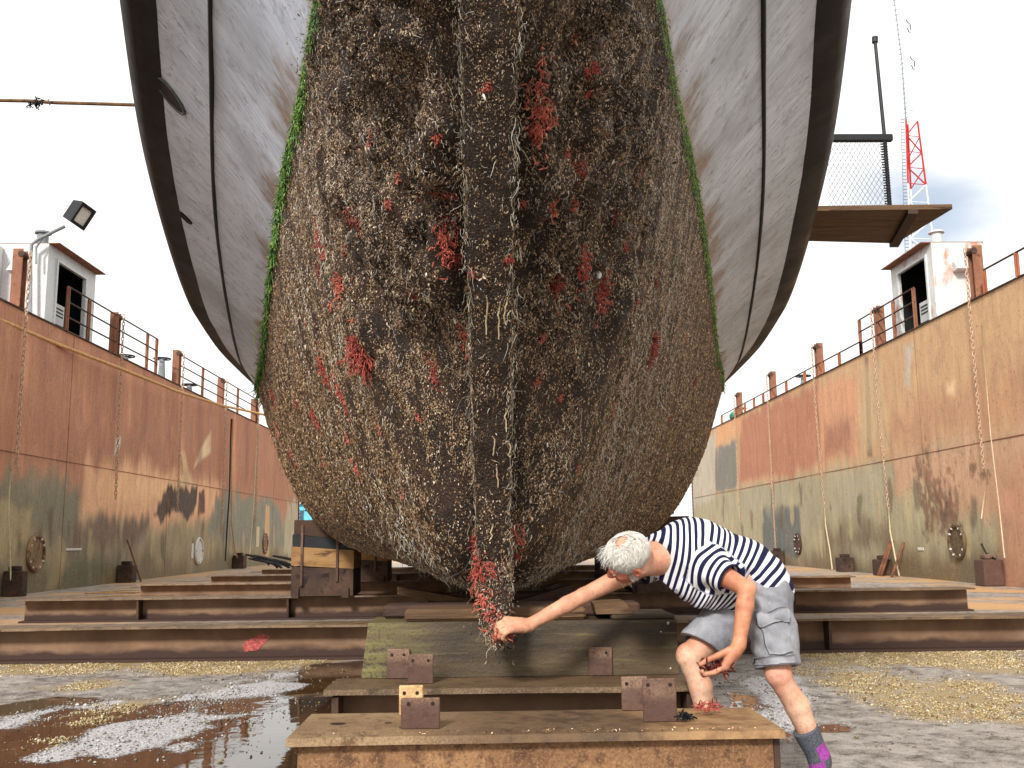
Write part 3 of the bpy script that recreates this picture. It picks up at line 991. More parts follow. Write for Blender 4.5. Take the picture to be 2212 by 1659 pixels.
def valve(X, u, vb, lab, h=0.42, m='greypipe'):
    s = 1 if X < 0 else -1
    p = atX(u, vb, X)
    x, y = X - s * 0.35, p[1]
    root = thing('valve_wheel', lab, 'valve', (x, y, ZTOP), 'valve hand wheels on the dock wall tops')
    obj('stem', MB().tube([(x, y, ZTOP), (x, y, ZTOP + h)], [0.13, 0.08], 12), M[m], root)
    wm = MB().ring((x, y, ZTOP + h + 0.03), (0.26, 0, 0), (0, 0.26, 0), 0.022, 20, 6)
    for k in range(3):
        a = k * math.pi / 3
        wm.tube([(x - 0.26 * math.cos(a), y - 0.26 * math.sin(a), ZTOP + h + 0.03), (x + 0.26 * math.cos(a), y + 0.26 * math.sin(a), ZTOP + h + 0.03)], 0.015, 5)
    obj('hand_wheel', wm, M['blacksteel'], root)


valve(XR, 1715, 840, 'black valve hand wheel on the right wall between two chain posts')
valve(XR, 1583, 903, 'far valve hand wheel on the right wall by the green bundle')
valve(XL, 372, 822, 'grey ventilator pipe with a hand wheel beside a left chain post', 0.75)
valve(XL, 430, 850, 'small green grey valve with a hand wheel behind the left railing', 0.35)
valve(XL, 296, 787, 'low valve with a hand wheel behind the near left railing', 0.25)
p = atX(1575, 905, XR)
one('tarpaulin_bundle', (lambda m: [m.tube([(XR + 0.3, p[1] - 0.5, ZTOP + 0.16), (XR + 0.3, p[1] - 0.2, ZTOP + 0.25), (XR + 0.25, p[1] + 0.2, ZTOP + 0.21), (XR + 0.3, p[1] + 0.5, ZTOP + 0.14)], [0.08, 0.24, 0.2, 0.06], 9), m][1])(MB()),
    M['green'], 'small green and yellow bundle lying on the far right wall top', 'bundle', None, True)


def cabin(X, y0, y1, ztop, depth, lab, wm, door, flip):
    """control cabin on the wall top; y0 is its near end, door = (y a, y b, z top) on the dock side"""
    s = 1 if X < 0 else -1
    xf, xb = X - s * 0.14, X - s * (0.14 + depth)
    root = thing('control_cabin', lab, 'cabin', (0.5 * (xf + xb), y0, ZTOP), 'control cabins on the dock walls')
    z0 = ZTOP
    t_ = 0.05
    lo, hi = min, max
    def bx(m, xa, ya, za, xc, yc, zc):
        m.box((lo(xa, xc), lo(ya, yc), lo(za, zc)), (hi(xa, xc), hi(ya, yc), hi(za, zc)))
    m = MB()
    bx(m, xb, y0, z0, xf, y0 + t_, ztop)                              # near end
    bx(m, xb, y1 - t_, z0, xf, y1, ztop)                              # far end
    bx(m, xb, y0 + t_, z0, xb + s * t_, y1 - t_, ztop)                # back
    da, db, dz = door
    bx(m, xf - s * t_, y0 + t_, z0, xf, da, ztop)                     # front around the doorway
    bx(m, xf - s * t_, db, z0, xf, y1 - t_, ztop)
    bx(m, xf - s * t_, da, dz, xf, db, ztop)
    obj('wall', m, wm, root)
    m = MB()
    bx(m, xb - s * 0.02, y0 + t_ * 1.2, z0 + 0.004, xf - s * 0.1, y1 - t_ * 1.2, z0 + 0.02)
    obj('floor', m, M['shade_in'], root)
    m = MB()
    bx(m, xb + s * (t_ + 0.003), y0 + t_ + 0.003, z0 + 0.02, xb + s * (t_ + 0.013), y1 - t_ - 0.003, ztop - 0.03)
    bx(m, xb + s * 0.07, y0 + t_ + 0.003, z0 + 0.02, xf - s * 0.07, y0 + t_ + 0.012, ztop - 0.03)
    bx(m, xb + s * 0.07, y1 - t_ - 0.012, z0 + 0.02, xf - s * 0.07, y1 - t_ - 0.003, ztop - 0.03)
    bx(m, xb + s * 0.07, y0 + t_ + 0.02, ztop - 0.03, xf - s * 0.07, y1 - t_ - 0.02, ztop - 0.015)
    obj('shade_lining', m, M['shade_in'], root)  # dark sheets added to carry the shade inside the cabin
    m = MB()
    for (ya, yb, za, zb) in ((da - 0.07, da, z0, dz + 0.07), (db, db + 0.07, z0, dz + 0.07), (da, db, dz, dz + 0.07)):
        bx(m, xf, ya, za, xf + s * 0.04, yb, zb)
    obj('door_frame', m, M['white'], root)
    m = MB()
    sl = 0.10
    ov = 0.14
    xs = (xf + s * 0.24, xb - s * 0.05)
    ov = 0.05
    P8 = [(xs[0], y0 + 0.01, ztop + 0.001), (xs[0], y1 + ov, ztop + 0.001), (xs[1], y1 + ov, ztop + 0.001), (xs[1], y0 + 0.01, ztop + 0.001)]
    m.hexa(P8 + [(a, b, c + 0.022) for a, b, c in P8])
    obj('roof', m, M['post'], root)
    # switch cabinet just inside the doorway
    yc = da + 0.12 * (db - da)
    m = MB()
    bx(m, xf - s * 0.25, yc, z0 + 0.10 * (ztop - z0), xf - s * 0.12, yc + 0.38 * (db - da), z0 + 0.36 * (ztop - z0))
    o = obj('switch_panel', m, M['white'], root)
    for a in range(5):
        for b in range(3):
            m = MB()
            yy, zz = yc + (0.1 + 0.05 * a) * (db - da), z0 + (0.2 + 0.045 * b) * (ztop - z0)
            bx(m, xf - s * 0.12, yy, zz, xf - s * 0.105, yy + 0.03 * (db - da), zz + 0.035)
            obj('switch', m, M['blacksteel'], o)
    m = MB()
    bx(m, xf - s * 0.6, da + 0.03, z0 + 0.5 * (ztop - z0), xf - s * 0.45, da + 0.25 * (db - da), z0 + 0.72 * (ztop - z0))
    obj('fuse_box', m, M['greypipe'], root)
    # vent hood on the near end and vent pipe on the roof
    xm = 0.5 * (xf + xb) - s * 0.05
    m = MB().prism([(y0, ztop - 0.75), (y0, ztop - 0.5), (y0 - 0.10, ztop - 0.52), (y0 - 0.28, ztop - 0.72)], xm - 0.2, xm + 0.2, 0)
    obj('vent_hood', m, wm, root)
    m = MB().tube([(xf - s * 0.25, y0 + 0.2, ztop + 0.03), (xf - s * 0.25, y0 + 0.2, ztop + 0.3)], 0.13, 14)
    m.tube([(xf - s * 0.25, y0 + 0.2, ztop + 0.3), (xf - s * 0.25, y0 + 0.2, ztop + 0.34)], 0.19, 14)
    obj('vent_pipe', m, M['white'] if flip else M['greypipe'], root)
    return root, xf, xb


yl0 = float(atX(108, 697, XL)[1])
yl1 = float(atX(210, 747, XL)[1])
zl = float(at(108, 526, yl0)[2])
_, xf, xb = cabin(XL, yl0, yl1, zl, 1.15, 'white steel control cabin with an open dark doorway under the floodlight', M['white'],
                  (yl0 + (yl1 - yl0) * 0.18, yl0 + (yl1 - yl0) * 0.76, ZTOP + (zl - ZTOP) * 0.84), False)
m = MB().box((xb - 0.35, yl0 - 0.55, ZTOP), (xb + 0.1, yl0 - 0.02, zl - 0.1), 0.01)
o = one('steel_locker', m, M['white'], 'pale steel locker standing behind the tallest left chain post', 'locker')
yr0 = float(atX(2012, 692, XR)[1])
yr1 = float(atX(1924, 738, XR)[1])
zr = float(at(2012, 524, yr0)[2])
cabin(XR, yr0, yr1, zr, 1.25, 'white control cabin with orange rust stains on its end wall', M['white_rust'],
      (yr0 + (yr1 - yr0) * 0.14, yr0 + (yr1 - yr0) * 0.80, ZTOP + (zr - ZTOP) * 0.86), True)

# floodlight on its bent pole
yf = yl0 - 0.25
fp = [at(66, 690, yf), at(66, 560, yf), at(68, 528, yf), at(84, 516, yf), at(140, 489, yf)]
root = thing('floodlight', 'black square floodlight on a bent grey pole above the left cabin', 'floodlight', (fp[0][0], fp[0][1], ZTOP))
obj('pole', MB().tube(fp, 0.04, 8), M['greypipe'], root, True)
obj('brace', MB().tube([at(78, 570, yf), at(78, 535, yf), at(92, 514, yf)], 0.025, 6), M['greypipe'], root, True)
c = at(168, 462, yf)
k = yf / FPX
ax = A([0.55, 0, -0.42])
ax /= np.linalg.norm(ax)                     # lens looks right, down and toward the dock
fw = A([0.80, -0.42, -0.42])
fw /= np.linalg.norm(fw)
upv = A([0.42, 0.05, 0.85])
upv -= fw * (upv @ fw)
upv /= np.linalg.norm(upv)
rt = np.cross(fw, upv)


def fpt(a, b, d):
    return c + rt * a + upv * b + fw * d


hw, hh, hd = 21 * k, 26 * k, 16 * k
m = MB().hexa([fpt(-hw * .8, -hh * .85, -hd), fpt(hw * .8, -hh * .85, -hd), fpt(hw, -hh, hd), fpt(-hw, -hh, hd), fpt(-hw * .8, hh * .85, -hd), fpt(hw * .8, hh * .85, -hd), fpt(hw, hh, hd), fpt(-hw, hh, hd)])
lamp = obj('housing', m, M['blacksteel'], root)
m = MB().add([fpt(-hw * .72, -hh * .72, hd * 1.03), fpt(hw * .72, -hh * .72, hd * 1.03), fpt(hw * .72, hh * .72, hd * 1.03), fpt(-hw * .72, hh * .72, hd * 1.03),
              fpt(-hw * .72, -hh * .72, hd * 1.06), fpt(hw * .72, -hh * .72, hd * 1.06), fpt(hw * .72, hh * .72, hd * 1.06), fpt(-hw * .72, hh * .72, hd * 1.06)],
             [(0, 1, 2, 3), (4, 5, 6, 7), (0, 1, 5, 4), (1, 2, 6, 5), (2, 3, 7, 6), (3, 0, 4, 7)])
obj('glass', m, M['anode'], lamp)
m = MB()
for (a0, a1, b0, b1) in ((-1, -.74, -1, 1), (.74, 1, -1, 1), (-.74, .74, -1, -.74), (-.74, .74, .74, 1)):
    m.hexa([fpt(hw * a0, hh * b0, hd * 1.0), fpt(hw * a1, hh * b0, hd * 1.0), fpt(hw * a1, hh * b1, hd * 1.0), fpt(hw * a0, hh * b1, hd * 1.0),
            fpt(hw * a0, hh * b0, hd * 1.35), fpt(hw * a1, hh * b0, hd * 1.35), fpt(hw * a1, hh * b1, hd * 1.35), fpt(hw * a0, hh * b1, hd * 1.35)])
obj('bezel', m, M['blacksteel'], lamp)


# ------------------------------------------------------------------ ropes
def sag(a, b, drop, n=14):
    a, b = A(a), A(b)
    return [a + (b - a) * t_ - A([0, 0, drop * 4 * t_ * (1 - t_)]) for t_ in np.linspace(0, 1, n)]


a, b = atX(-60, 664, XL + 0.35), at(585, 928, 34)
m = MB()
pts = [at(u, v_, y) for (u, v_, y) in ((-80, 657, 18.5), (0, 691, 20), (120, 742, 22.5), (250, 792, 25), (384, 846, 29), (480, 876, 34), (585, 899, 42))]
m.tube(pts, 0.046, 8)
one('mooring_rope', m, M['rope'], 'long tan mooring rope slanting down across the left dock wall', 'rope', None, True)
pts = [at(u, v_, y) for (u, v_, y) in ((-60, 216, 11), (60, 218, 11), (120, 222, 11), (200, 224, 11), (300, 227, 11))]
m = MB().tube(pts, 0.022, 8)
rp = one('bow_rope', m, M['rope_dark'], 'short brown rope with weed on it running from the hull to the left edge', 'rope', None, True)
m = MB()
for k_ in range(34):
    q = at(60 + rng.normal(0, 1) * 12 + 25, 219, 11) + rng.normal(0, 0.014, 3)
    m.tube([q, q + rng.normal(0, 0.022, 3) - A([0, 0, 0.02]), q + rng.normal(0, 0.03, 3) - A([0, 0, 0.03])], 0.007, 4)
obj('weed', m, M['black'], rp)
for (uv, r_, mt, lab, cat) in (
        ([(500, 905), (498, 960), (496, 1060), (490, 1150), (487, 1212)], 0.03, 'blacksteel', 'dark hose hanging straight down the left wall near the hull', 'hose'),
        ([(503, 905), (500, 1000), (500, 1130), (508, 1190), (520, 1228)], 0.022, 'rope', 'tan hose hanging beside the dark hose on the left wall', 'hose'),
        ([(556, 915), (553, 980), (548, 1080), (542, 1160), (538, 1205)], 0.022, 'line', 'pale line hanging down the left wall to the small dark box', 'rope'),
        ([(602, 935), (608, 985), (622, 1050), (630, 1100), (632, 1150)], 0.02, 'line', 'pale line slanting beside the hull at the left wall end', 'rope'),
        ([(24, 1010), (20, 1060), (18, 1120), (22, 1200), (24, 1290)], 0.016, 'line', 'thin line hanging under the nearest left chain', 'rope')):
    pts = [atX(u, v_, XL + 0.2) for u, v_ in uv]
    one('hanging_' + cat, MB().tube(pts, r_, 6), M[mt], lab, cat, 'lines and hoses hanging on the left wall', True)
for (uv, r_, mt, lab) in (
        ([(2135, 1012), (2125, 1080), (2120, 1120)], 0.014, 'line', 'thin pale line hanging under the nearest right chain'),
        ([(2120, 700), (2140, 940), (2158, 1090), (2170, 1205)], 0.012, 'line', 'thin line running down to the pinkish junction box'),
        ([(2120, 1175), (2130, 1195), (2150, 1208)], 0.02, 'blacksteel', 'short black cable curving into the pinkish junction box')):
    pts = [atX(u, v_, XR - 0.2) for u, v_ in uv]
    one('hanging_rope', MB().tube(pts, r_, 6), M[mt], lab, 'rope', 'lines hanging on the right wall', True)
# bars leaning on the right wall
for (u0, v0, u1, v1, lab) in ((1897, 1246, 1909, 1170, 'leftmost of the rusty bars leaning on the right wall'), (1903, 1246, 1917, 1168, 'second of the rusty bars leaning on the right wall'),
                              (1926, 1248, 1938, 1172, 'rightmost rusty bar leaning on the right wall')):
    a = atX(u0, v0, XR - 0.5)
    b = at(u1, v1, a[1] + 0.15)
    a[2] = 0.0
    b[0] = XR - 0.06
    one('leaning_bar', MB().tube([a, b], 0.035, 6), M['rust'], lab, 'bar', 'bars leaning on the right wall')
a = atX(305, 1252, XL + 0.5)
b = at(277, 1166, a[1])
a[2] = 0.0
b[0] = XL + 0.06
one('leaning_bar', MB().tube([a, b], 0.025, 6), M['rust'], 'thin rusty bar leaning on the left wall', 'bar')
# heap of dark hoses on the deck
HC = atZ(604, 1226, 0.15)
m = MB()
for k_ in range(7):
    cx, cy = HC[0] + rng.normal(0, 0.3), HC[1] + rng.normal(0, 0.5)
    rr = rng.uniform(0.3, 0.5)
    m.tube([(cx + rr * math.cos(t_) * 1.2, cy + rr * 0.6 * math.sin(t_), 0.05 + 0.38 * max(0, math.sin(t_ * 0.5)) + 0.03 * k_) for t_ in np.linspace(0, 6.2, 20)], 0.03, 6)
one('hose_heap', m, M['blacksteel'], 'heap of looped black hoses on the deck by the left wall', 'hose', None, True, (HC[0], HC[1], 0))
for i in range(9):
    u0 = rng.uniform(60, 560)
    p0 = atZ(u0, 1215 + (600 - u0) * 0.13 + 12, 0.02)
    p1 = p0 + A([rng.uniform(1.0, 3.0), rng.uniform(-1.5, 1.5), 0])
    one('deck_line', MB().tube([p0, 0.5 * (p0 + p1) + A([0, 0.3, 0]), p1], 0.014, 5), M['rope'] if i % 2 else M['line'],
        'thin line lying on the deck at the foot of the left wall', 'rope', 'lines lying on the deck by the left wall', True)
# ------------------------------------------------------------------ steel beams across the dock
def beam(x0, x1, y0, y1, zt, lab, stiff=(), group='long steel beams lying across the dock', mtop='rust_flange', mweb='rust_dark', ends=True, grit=0, yweb=None, lip=0.022):
    yc = 0.5 * (y0 + y1) if yweb is None else yweb
    root = thing('steel_beam', lab, 'steel beam', (0.5 * (x0 + x1), yc, 0), group)
    # worn flange: gently wavy front edge
    n = max(6, int((x1 - x0) / 0.12))
    xs = np.linspace(x0, x1, n)
    w_ = 0.012 * (fbm(np.stack([xs, xs * 0 + y0, xs * 0], 1), 1.6, 3, int(y0 * 7)) - 0.5)
    V, Fs = [], []
    for i, x in enumerate(xs):
        V += [(x, y0 + w_[i], zt - lip + w_[i]), (x, y0 + w_[i] * 1.3 + 0.006, zt + w_[i]), (x, y1, zt), (x, y1, zt - lip)]
    for i in range(n - 1):
        for k in range(4):
            Fs.append((i * 4 + k, (i + 1) * 4 + k, (i + 1) * 4 + (k + 1) % 4, i * 4 + (k + 1) % 4))
    Fs += [(0, 1, 2, 3), tuple(range((n - 1) * 4, n * 4))[::-1]]
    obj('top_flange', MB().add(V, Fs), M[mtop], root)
    xi0, xi1 = x0 + 0.03, x1 - 0.03
    obj('web', MB().box((xi0, yc - 0.012, 0.025), (xi1, yc + 0.012, zt - lip - 0.004)), M[mweb], root)
    obj('bottom_flange', MB().box((xi0, y0 + 0.03, 0.0), (xi1, y1 - 0.02, 0.025), 0.004), M[mweb], root)
    for x in stiff:
        zz = zt - lip - 0.006
        obj('stiffener', MB().prism([(y0 + 0.05, 0.03), (yc - 0.014, 0.03), (yc - 0.014, zz), (y0 + 0.02, zz)], x - 0.014, x + 0.014, 0), M['rust_dark'], root)
    return root


M['web'] = (lambda t: t.fin(t.mix(t.rng(t.math('ADD', t.n('ShaderNodeSeparateXYZ', {0: t.tc.outputs['Object']}).outputs[2], t.math('MULTIPLY', t.noise(5, 5, t.vec((0.5, 1, 1))), 0.16)), 0.15, 0.2),
                                  srgb(66, 46, 38), t.mix(t.rng(t.noise(2.2, 5), 0.35, 0.7), srgb(112, 84, 64), srgb(146, 116, 90))), 0.75, t.noise(60, 4), 0.4, 0.01))(NT('stained_web'))
M['web_front'] = rusty('front_beam_web', srgb(112, 80, 54), srgb(152, 112, 76), srgb(82, 56, 40), srgb(182, 144, 104), 3.5)
names = ['nearest long rusty beam across the dock, with a red smear on its left web', 'second long rusty beam across the dock, carrying the strapped timber stacks', 'third long rusty beam across the dock counted from the camera',
         'fourth long rusty beam far under the hull', 'farthest long rusty beam under the hull']
LB = [(-6.9, 6.9, 9.32, 9.72, (-4.75, 0.4, 3.2)), (-6.68, 6.90, 13.95, 14.4, (-5.0, -2.9, 1.2, 4.3)), (-6.60, 6.80, 18.3, 18.7, (-3.5, 3.0)), (-6.5, 6.7, 22.5, 22.9, (-2.2, 2.4)), (-6.4, 6.5, 27.0, 27.4, (0.4,))]
for (x0, x1, y0, y1, st), nm in zip(LB, names):
    b_ = beam(x0, x1, y0, y1, 0.325, nm, st, mweb='web')
    if y0 < 10:
        first_beam = b_
# red smear on the web of the nearest long beam
p = at(552, 1389, 9.50)
t = NT('red_smear')
M['smear'] = t.fin(t.mix(t.rng(t.noise(40, 4, t.vec((1, 1, 2))), 0.4, 0.6), srgb(150, 60, 58), srgb(200, 104, 96)), 0.6, t.noise(60, 3), 0.3, 0.01)
poly = [(p[0] + 0.12 * math.cos(a) * (1 + 0.1 * math.sin(3 * a)) + 0.02 * math.sin(a), p[2] + 0.072 * math.sin(a) * (1 + 0.12 * math.cos(5 * a)) + 0.3 * 0.12 * math.cos(a)) for a in np.linspace(0, 6.283, 28)[:-1]]
obj('red_smear', MB().prism(poly, 9.506 - 0.003, 9.509, 1), M['smear'], first_beam)

front = beam(-0.655, 0.925, 3.18, 3.62, 0.50, 'short heavy rusty beam nearest the camera with two pairs of bracket plates', (), 'short rusty beams under the keel block', 'rust_top_shaded', 'web_front', yweb=3.235, lip=0.024)
obj('web', MB().box((-0.625, 3.5, 0.025), (0.895, 3.524, 0.464)), M['rust_dark'], front)
obj('end_plate', MB().box((0.897, 3.223, 0.025), (0.917, 3.58, 0.472)), M['rust_dark'], front)
second = beam(-0.705, 0.86, 4.15, 4.5, 0.50, 'short rusty beam lying just under the green stained keel block', (-0.66, 0.82), 'short rusty beams under the keel block', 'rust_flange', 'web')
for (x, y, r_) in ((-0.53, 3.42, 0.017), (-0.30, 3.33, 0.010), (-0.36, 3.42, 0.008)):
    n = 14
    obj('bolt_hole', MB().prism([(x + 1.5 * r_ * math.cos(6.283 * k / n), y + r_ * math.sin(6.283 * k / n)) for k in range(n)], 0.49, 0.502, 2), M['hole'], front)


def bracket(u0, u1, v0, v1, Y, m, root, holes, thick=0.014, lab=None, z0=0.50):
    a, b = at(u0, v0, Y), at(u1, v0, Y)
    zt = 0.5 * (a[2] + b[2])
    mb = MB().box((a[0], Y, z0 + 0.001), (b[0], Y + thick, zt), 0.003)
    o = obj('bracket_plate', mb, M[m], root)
    if lab:
        o['label'] = lab
    for (fx, fz) in holes:
        x, z = a[0] + fx * (b[0] - a[0]), zt - fz * (zt - z0)
        n = 12
        r_ = 0.0065
        obj('bolt_hole', MB().prism([(x + r_ * math.cos(6.283 * k / n), z + r_ * math.sin(6.283 * k / n)) for k in range(n)], Y - 0.0015, Y + 0.006, 1), M['hole'], o)


bracket(836, 885, 1402, 1468, 4.462, 'plate', second, [(0.22, 0.2), (0.75, 0.2)])
bracket(881, 936, 1414, 1480, 4.30, 'plate', second, [(0.2, 0.2), (0.8, 0.2)], lab='bracket plate with a dark wet lower half')
bracket(1271, 1322, 1398, 1466, 4.462, 'plate', second, [(0.75, 0.2)])
bracket(862, 914, 1481, 1545, 3.56, 'plate_pale', front, [(0.22, 0.25), (0.75, 0.25)], lab='pale orange bracket plate')
bracket(866, 950, 1508, 1583, 3.30, 'plate', front, [(0.2, 0.18), (0.82, 0.18)], lab='rough brown bracket plate')
bracket(1342, 1398, 1462, 1540, 3.58, 'plate', front, [(0.2, 0.2)])
bracket(1388, 1460, 1466, 1572, 3.36, 'plate', front, [(0.15, 0.14), (0.82, 0.14)], lab='tall purplish bracket plate')

# ------------------------------------------------------------------ keel block and capping timbers
YB = 4.478
a, b = at(780, 1465, YB), at(1468, 1465, YB)
zt = at(800, 1346, YB)[2]
V8 = [(a[0], YB, .502), (b[0], YB, .502), (b[0], YB + .36, .502), (a[0], YB + .36, .502),
      (a[0] + .028, YB + .01, zt), (b[0] - .005, YB, zt), (b[0] - .005, YB + .36, zt), (a[0] + .028, YB + .36, zt)]
root = thing('keel_block', 'massive oily timber keel block with green stain on its left end', 'keel block', (0.5 * (a[0] + b[0]), YB + .18, .5), 'keel blocks under the ship')
t = NT('keel_block_timber')
v = t.vec((0.6, 1, 2.2))
n1, n2, n3 = t.noise(3, 6, v), t.noise(12, 5, t.vec((0.25, 1, 3))), t.noise(70, 3)
c = t.mix(t.rng(n1, 0.35, 0.66), srgb(52, 42, 32), srgb(92, 76, 54))
sep = t.n('ShaderNodeSeparateXYZ', {0: t.tc.outputs['Object']})
gl = t.math('ADD', sep.outputs[0], t.math('MULTIPLY', n1, 0.5))
c = t.mix(t.math('MULTIPLY', t.rng(gl, -0.12, -0.5), t.rng(t.math('ADD', t.math('MULTIPLY', n3, .5), t.math('MULTIPLY', n2, .5)), 0.40, 0.58)), c, srgb(124, 116, 66))
c = t.mix(t.rng(n2, 0.55, 0.68, 0, 0.6), c, srgb(112, 104, 62))
c = t.mix(t.rng(n3, 0.60, 0.72, 0, 0.6), c, srgb(30, 26, 22))
c = t.mix(t.rng(t.noise(26, 2), 0.74, 0.77), c, srgb(214, 208, 190))
M['kblock'] = t.fin(c, 0.55, t.math('ADD', n2, n3), 0.3, 0.008)
obj('timber', MB().hexa(V8), M['kblock'], root)
kb = root
# notch splinter pieces on the right half of the top
obj('raised_edge', MB().box((b[0] - 0.30, YB + .004, zt), (b[0] - .01, YB + .34, zt + .022), 0.006), M['kblock'], root)
for i, (x0, x1, y0, y1, z0, z1, m, lab) in enumerate((
        (at(872, 1340, YB)[0], at(1368, 1340, YB)[0], YB + .03, YB + .20, zt + .002, zt + .056, 'timber', 'long flat capping timber lying on the keel block under the stem'),
        (at(826, 1335, YB + .2)[0], at(1385, 1335, YB + .2)[0], YB + .215, YB + .40, zt + .002, zt + .062, 'timber_dark', 'darker capping timber lying behind the front one on the keel block'))):
    if i == 0:
        x1 = at(1268, 1340, YB)[0]
    one('capping_timber', MB().box((x0, y0, z0), (x1, y1, z1), 0.012), M[m], lab, 'timber', 'capping timbers on the keel block')
one('capping_timber', MB().hexa([(at(1290, 1340, YB)[0], YB + .03, zt + .024), (at(1372, 1340, YB)[0], YB + .03, zt + .024), (at(1372, 1340, YB)[0], YB + .2, zt + .024), (at(1290, 1340, YB)[0], YB + .2, zt + .024),
                                 (at(1285, 1340, YB)[0], YB + .03, zt + .07), (at(1352, 1340, YB)[0], YB + .04, zt + .08), (at(1352, 1340, YB)[0], YB + .2, zt + .08), (at(1285, 1340, YB)[0], YB + .2, zt + .075)]),
    M['timber'], 'short chamfered timber piece on the right end of the keel block', 'timber', 'capping timbers on the keel block')
# keel blocks farther aft on the long beams
for y, lab in ((9.5, 'dark keel block in the shade under the hull on the nearest long beam'), (14.15, 'dark keel block in the shade between the strapped timber stacks'), (18.5, 'dark keel block far back under the hull'), (22.7, 'farthest dark keel block under the hull')):
    r = thing('keel_block', lab, 'keel block', (0, y, .33), 'keel blocks under the ship')
    obj('timber', MB().box((-.62, y - .17, .328), (.62, y + .17, .60), 0.015), M['timber_dark'], r)
    obj('cap', MB().box((-.45, y - .15, .602), (.45, y + .15, .758), 0.012), M['block'], r)


# ------------------------------------------------------------------ strapped timber stacks that carry the bilges
def stack(xc, y, lab, mirror=1):
    root = thing('bilge_block', lab, 'timber stack', (xc, y, .33), 'strapped timber stacks under the bilges')
    s = mirror
    hw = .44
    y0, y1 = y - .3, y + .5
    X = lambda a: xc + s * a
    def hx(za, zb, zc, zd, inset=0.0):
        """slab with sloping bottom (za outer, zb inner) and top (zc outer, zd inner)"""
        xo, xi = X(-hw + inset), X(hw - inset)
        P = [(xo, y0 + inset, za), (xi, y0 + inset, zb), (xi, y1 - inset, zb), (xo, y1 - inset, za), (xo, y0 + inset, zc), (xi, y0 + inset, zd), (xi, y1 - inset, zd), (xo, y1 - inset, zc)]
        return MB().hexa(P)
    obj('steel_base', hx(.33, .33, .735, .70, .004), M['rust_dark'], root)
    obj('pale_timber', hx(.755, .70, 1.02, .955, .0), M['timber_pale'], root)
    obj('rubber_pad', hx(1.022, .957, 1.19, 1.10, .008), M['rubber'], root)
    m = MB()
    xo, xi, xm = X(-hw + .03), X(hw - .02), X(-.1)
    poly = [(xo, 1.192), (xi, 1.10), (xi, 1.16), (X(.12), 1.30), (xm, 1.385), (xo, 1.39)]
    m.prism(poly, y0, y1, 1)
    obj('top_timber', m, M['timber_dark'], root)
    for a in (-.29, .21):
        st = MB().box((min(X(a - .018), X(a + .018)), y0 - .022, .47 if a < 0 else .52), (max(X(a - .018), X(a + .018)), y0 - .001, 1.32 if a < 0 else 1.16), 0.004)
        obj('steel_strap', st, M['plate'], root)
    for a in (-.37, .33):
        f_ = MB().box((min(X(a - .05), X(a + .05)), y0 - .03, .30), (max(X(a - .05), X(a + .05)), y0 - .006, .44), 0.004)
        obj('foot_lug', f_, M['rust_dark'], root)
    return root


XS = 0.5 * (at(630, 1290, 13.9)[0] + at(760, 1290, 13.9)[0])
stack(XS, 14.2, 'strapped timber stack left of the keel with a black rubber pad and one pale timber')
stack(XS + .02, 18.5, 'second timber stack half hidden behind the strapped one on the left')
stack(-XS, 14.2, 'timber stack in the shade behind the man\'s head', -1)
stack(-XS, 18.5, 'far timber stack in the shade right of the keel', -1)


def plank(u0, v0, u1, v1, Y, th, m, lab, dep=.2, dz=0.0):
    a, b = at(u0, v0, Y), at(u1, v1, Y)
    P = [a, b, b + A([0, dep, 0]), a + A([0, dep, 0])]
    P = P + [q + A([0, 0, th]) for q in P]
    return one('loose_plank', MB().hexa(P), M[m], lab, 'plank', 'loose planks leaning under the hull')


plank(858, 1284, 1015, 1312, 9.2, .07, 'timber', 'loose brown plank sloping down under the left bilge')
plank(1105, 1316, 1235, 1277, 9.2, .06, 'timber_dark', 'dark plank sloping up under the right bilge')
plank(1118, 1296, 1208, 1272, 9.75, .055, 'kblock', 'greenish grey plank lying above the dark sloping plank')
plank(905, 1310, 1010, 1315, 9.0, .03, 'timber_dark', 'thin dark board lying flat left of the keel')
for (u, v, L, ang, m) in ((770, 1408, .9, .12, 'timber_dark'), (860, 1402, .6, -.25, 'timber_dark'), (300, 1418, .7, .05, 'line')):
    p = atZ(u, v, .0)
    d = A([math.cos(ang), math.sin(ang), 0]) * L / 2
    P = [p - d + A([0, -.02, .002]), p + d + A([0, -.02, .002]), p + d + A([0, .02, .002]), p - d + A([0, .02, .002])]
    one('deck_lath', MB().hexa(P + [q + A([0, 0, .02]) for q in P]), M[m], {770: 'dark lath lying on the deck edge of the puddle', 860: 'short dark lath lying crosswise by the puddle', 300: 'pale lath lying at the foot of the nearest long beam'}[u], 'lath', 'laths lying on the deck')

# ------------------------------------------------------------------ boarding platform on the ship's side (fixed to the ship, built with it below)
# ------------------------------------------------------------------ radio mast far behind
ym = 86.0
px = lambda u, v: at(u, v, ym)
root = thing('radio_mast', 'red and white lattice radio mast with a thin antenna rising behind the right cabin', 'radio mast', (px(1990, 700)[0], ym, -1.2))
tl, tr_ = px(1957, 258), px(1982, 262)
bl, br = px(1972, 700), px(2040, 700)


def leg(f, side, back=0.0):
    q = (tl + (bl - tl) * f) if side == 0 else (tr_ + (br - tr_) * f)
    return q + A([0, back * (1.0 + 1.6 * f), 0])


def mid(f):
    return 0.5 * (leg(f, 0) + leg(f, 1)) + A([0, 0.9 + 1.5 * f, 0])


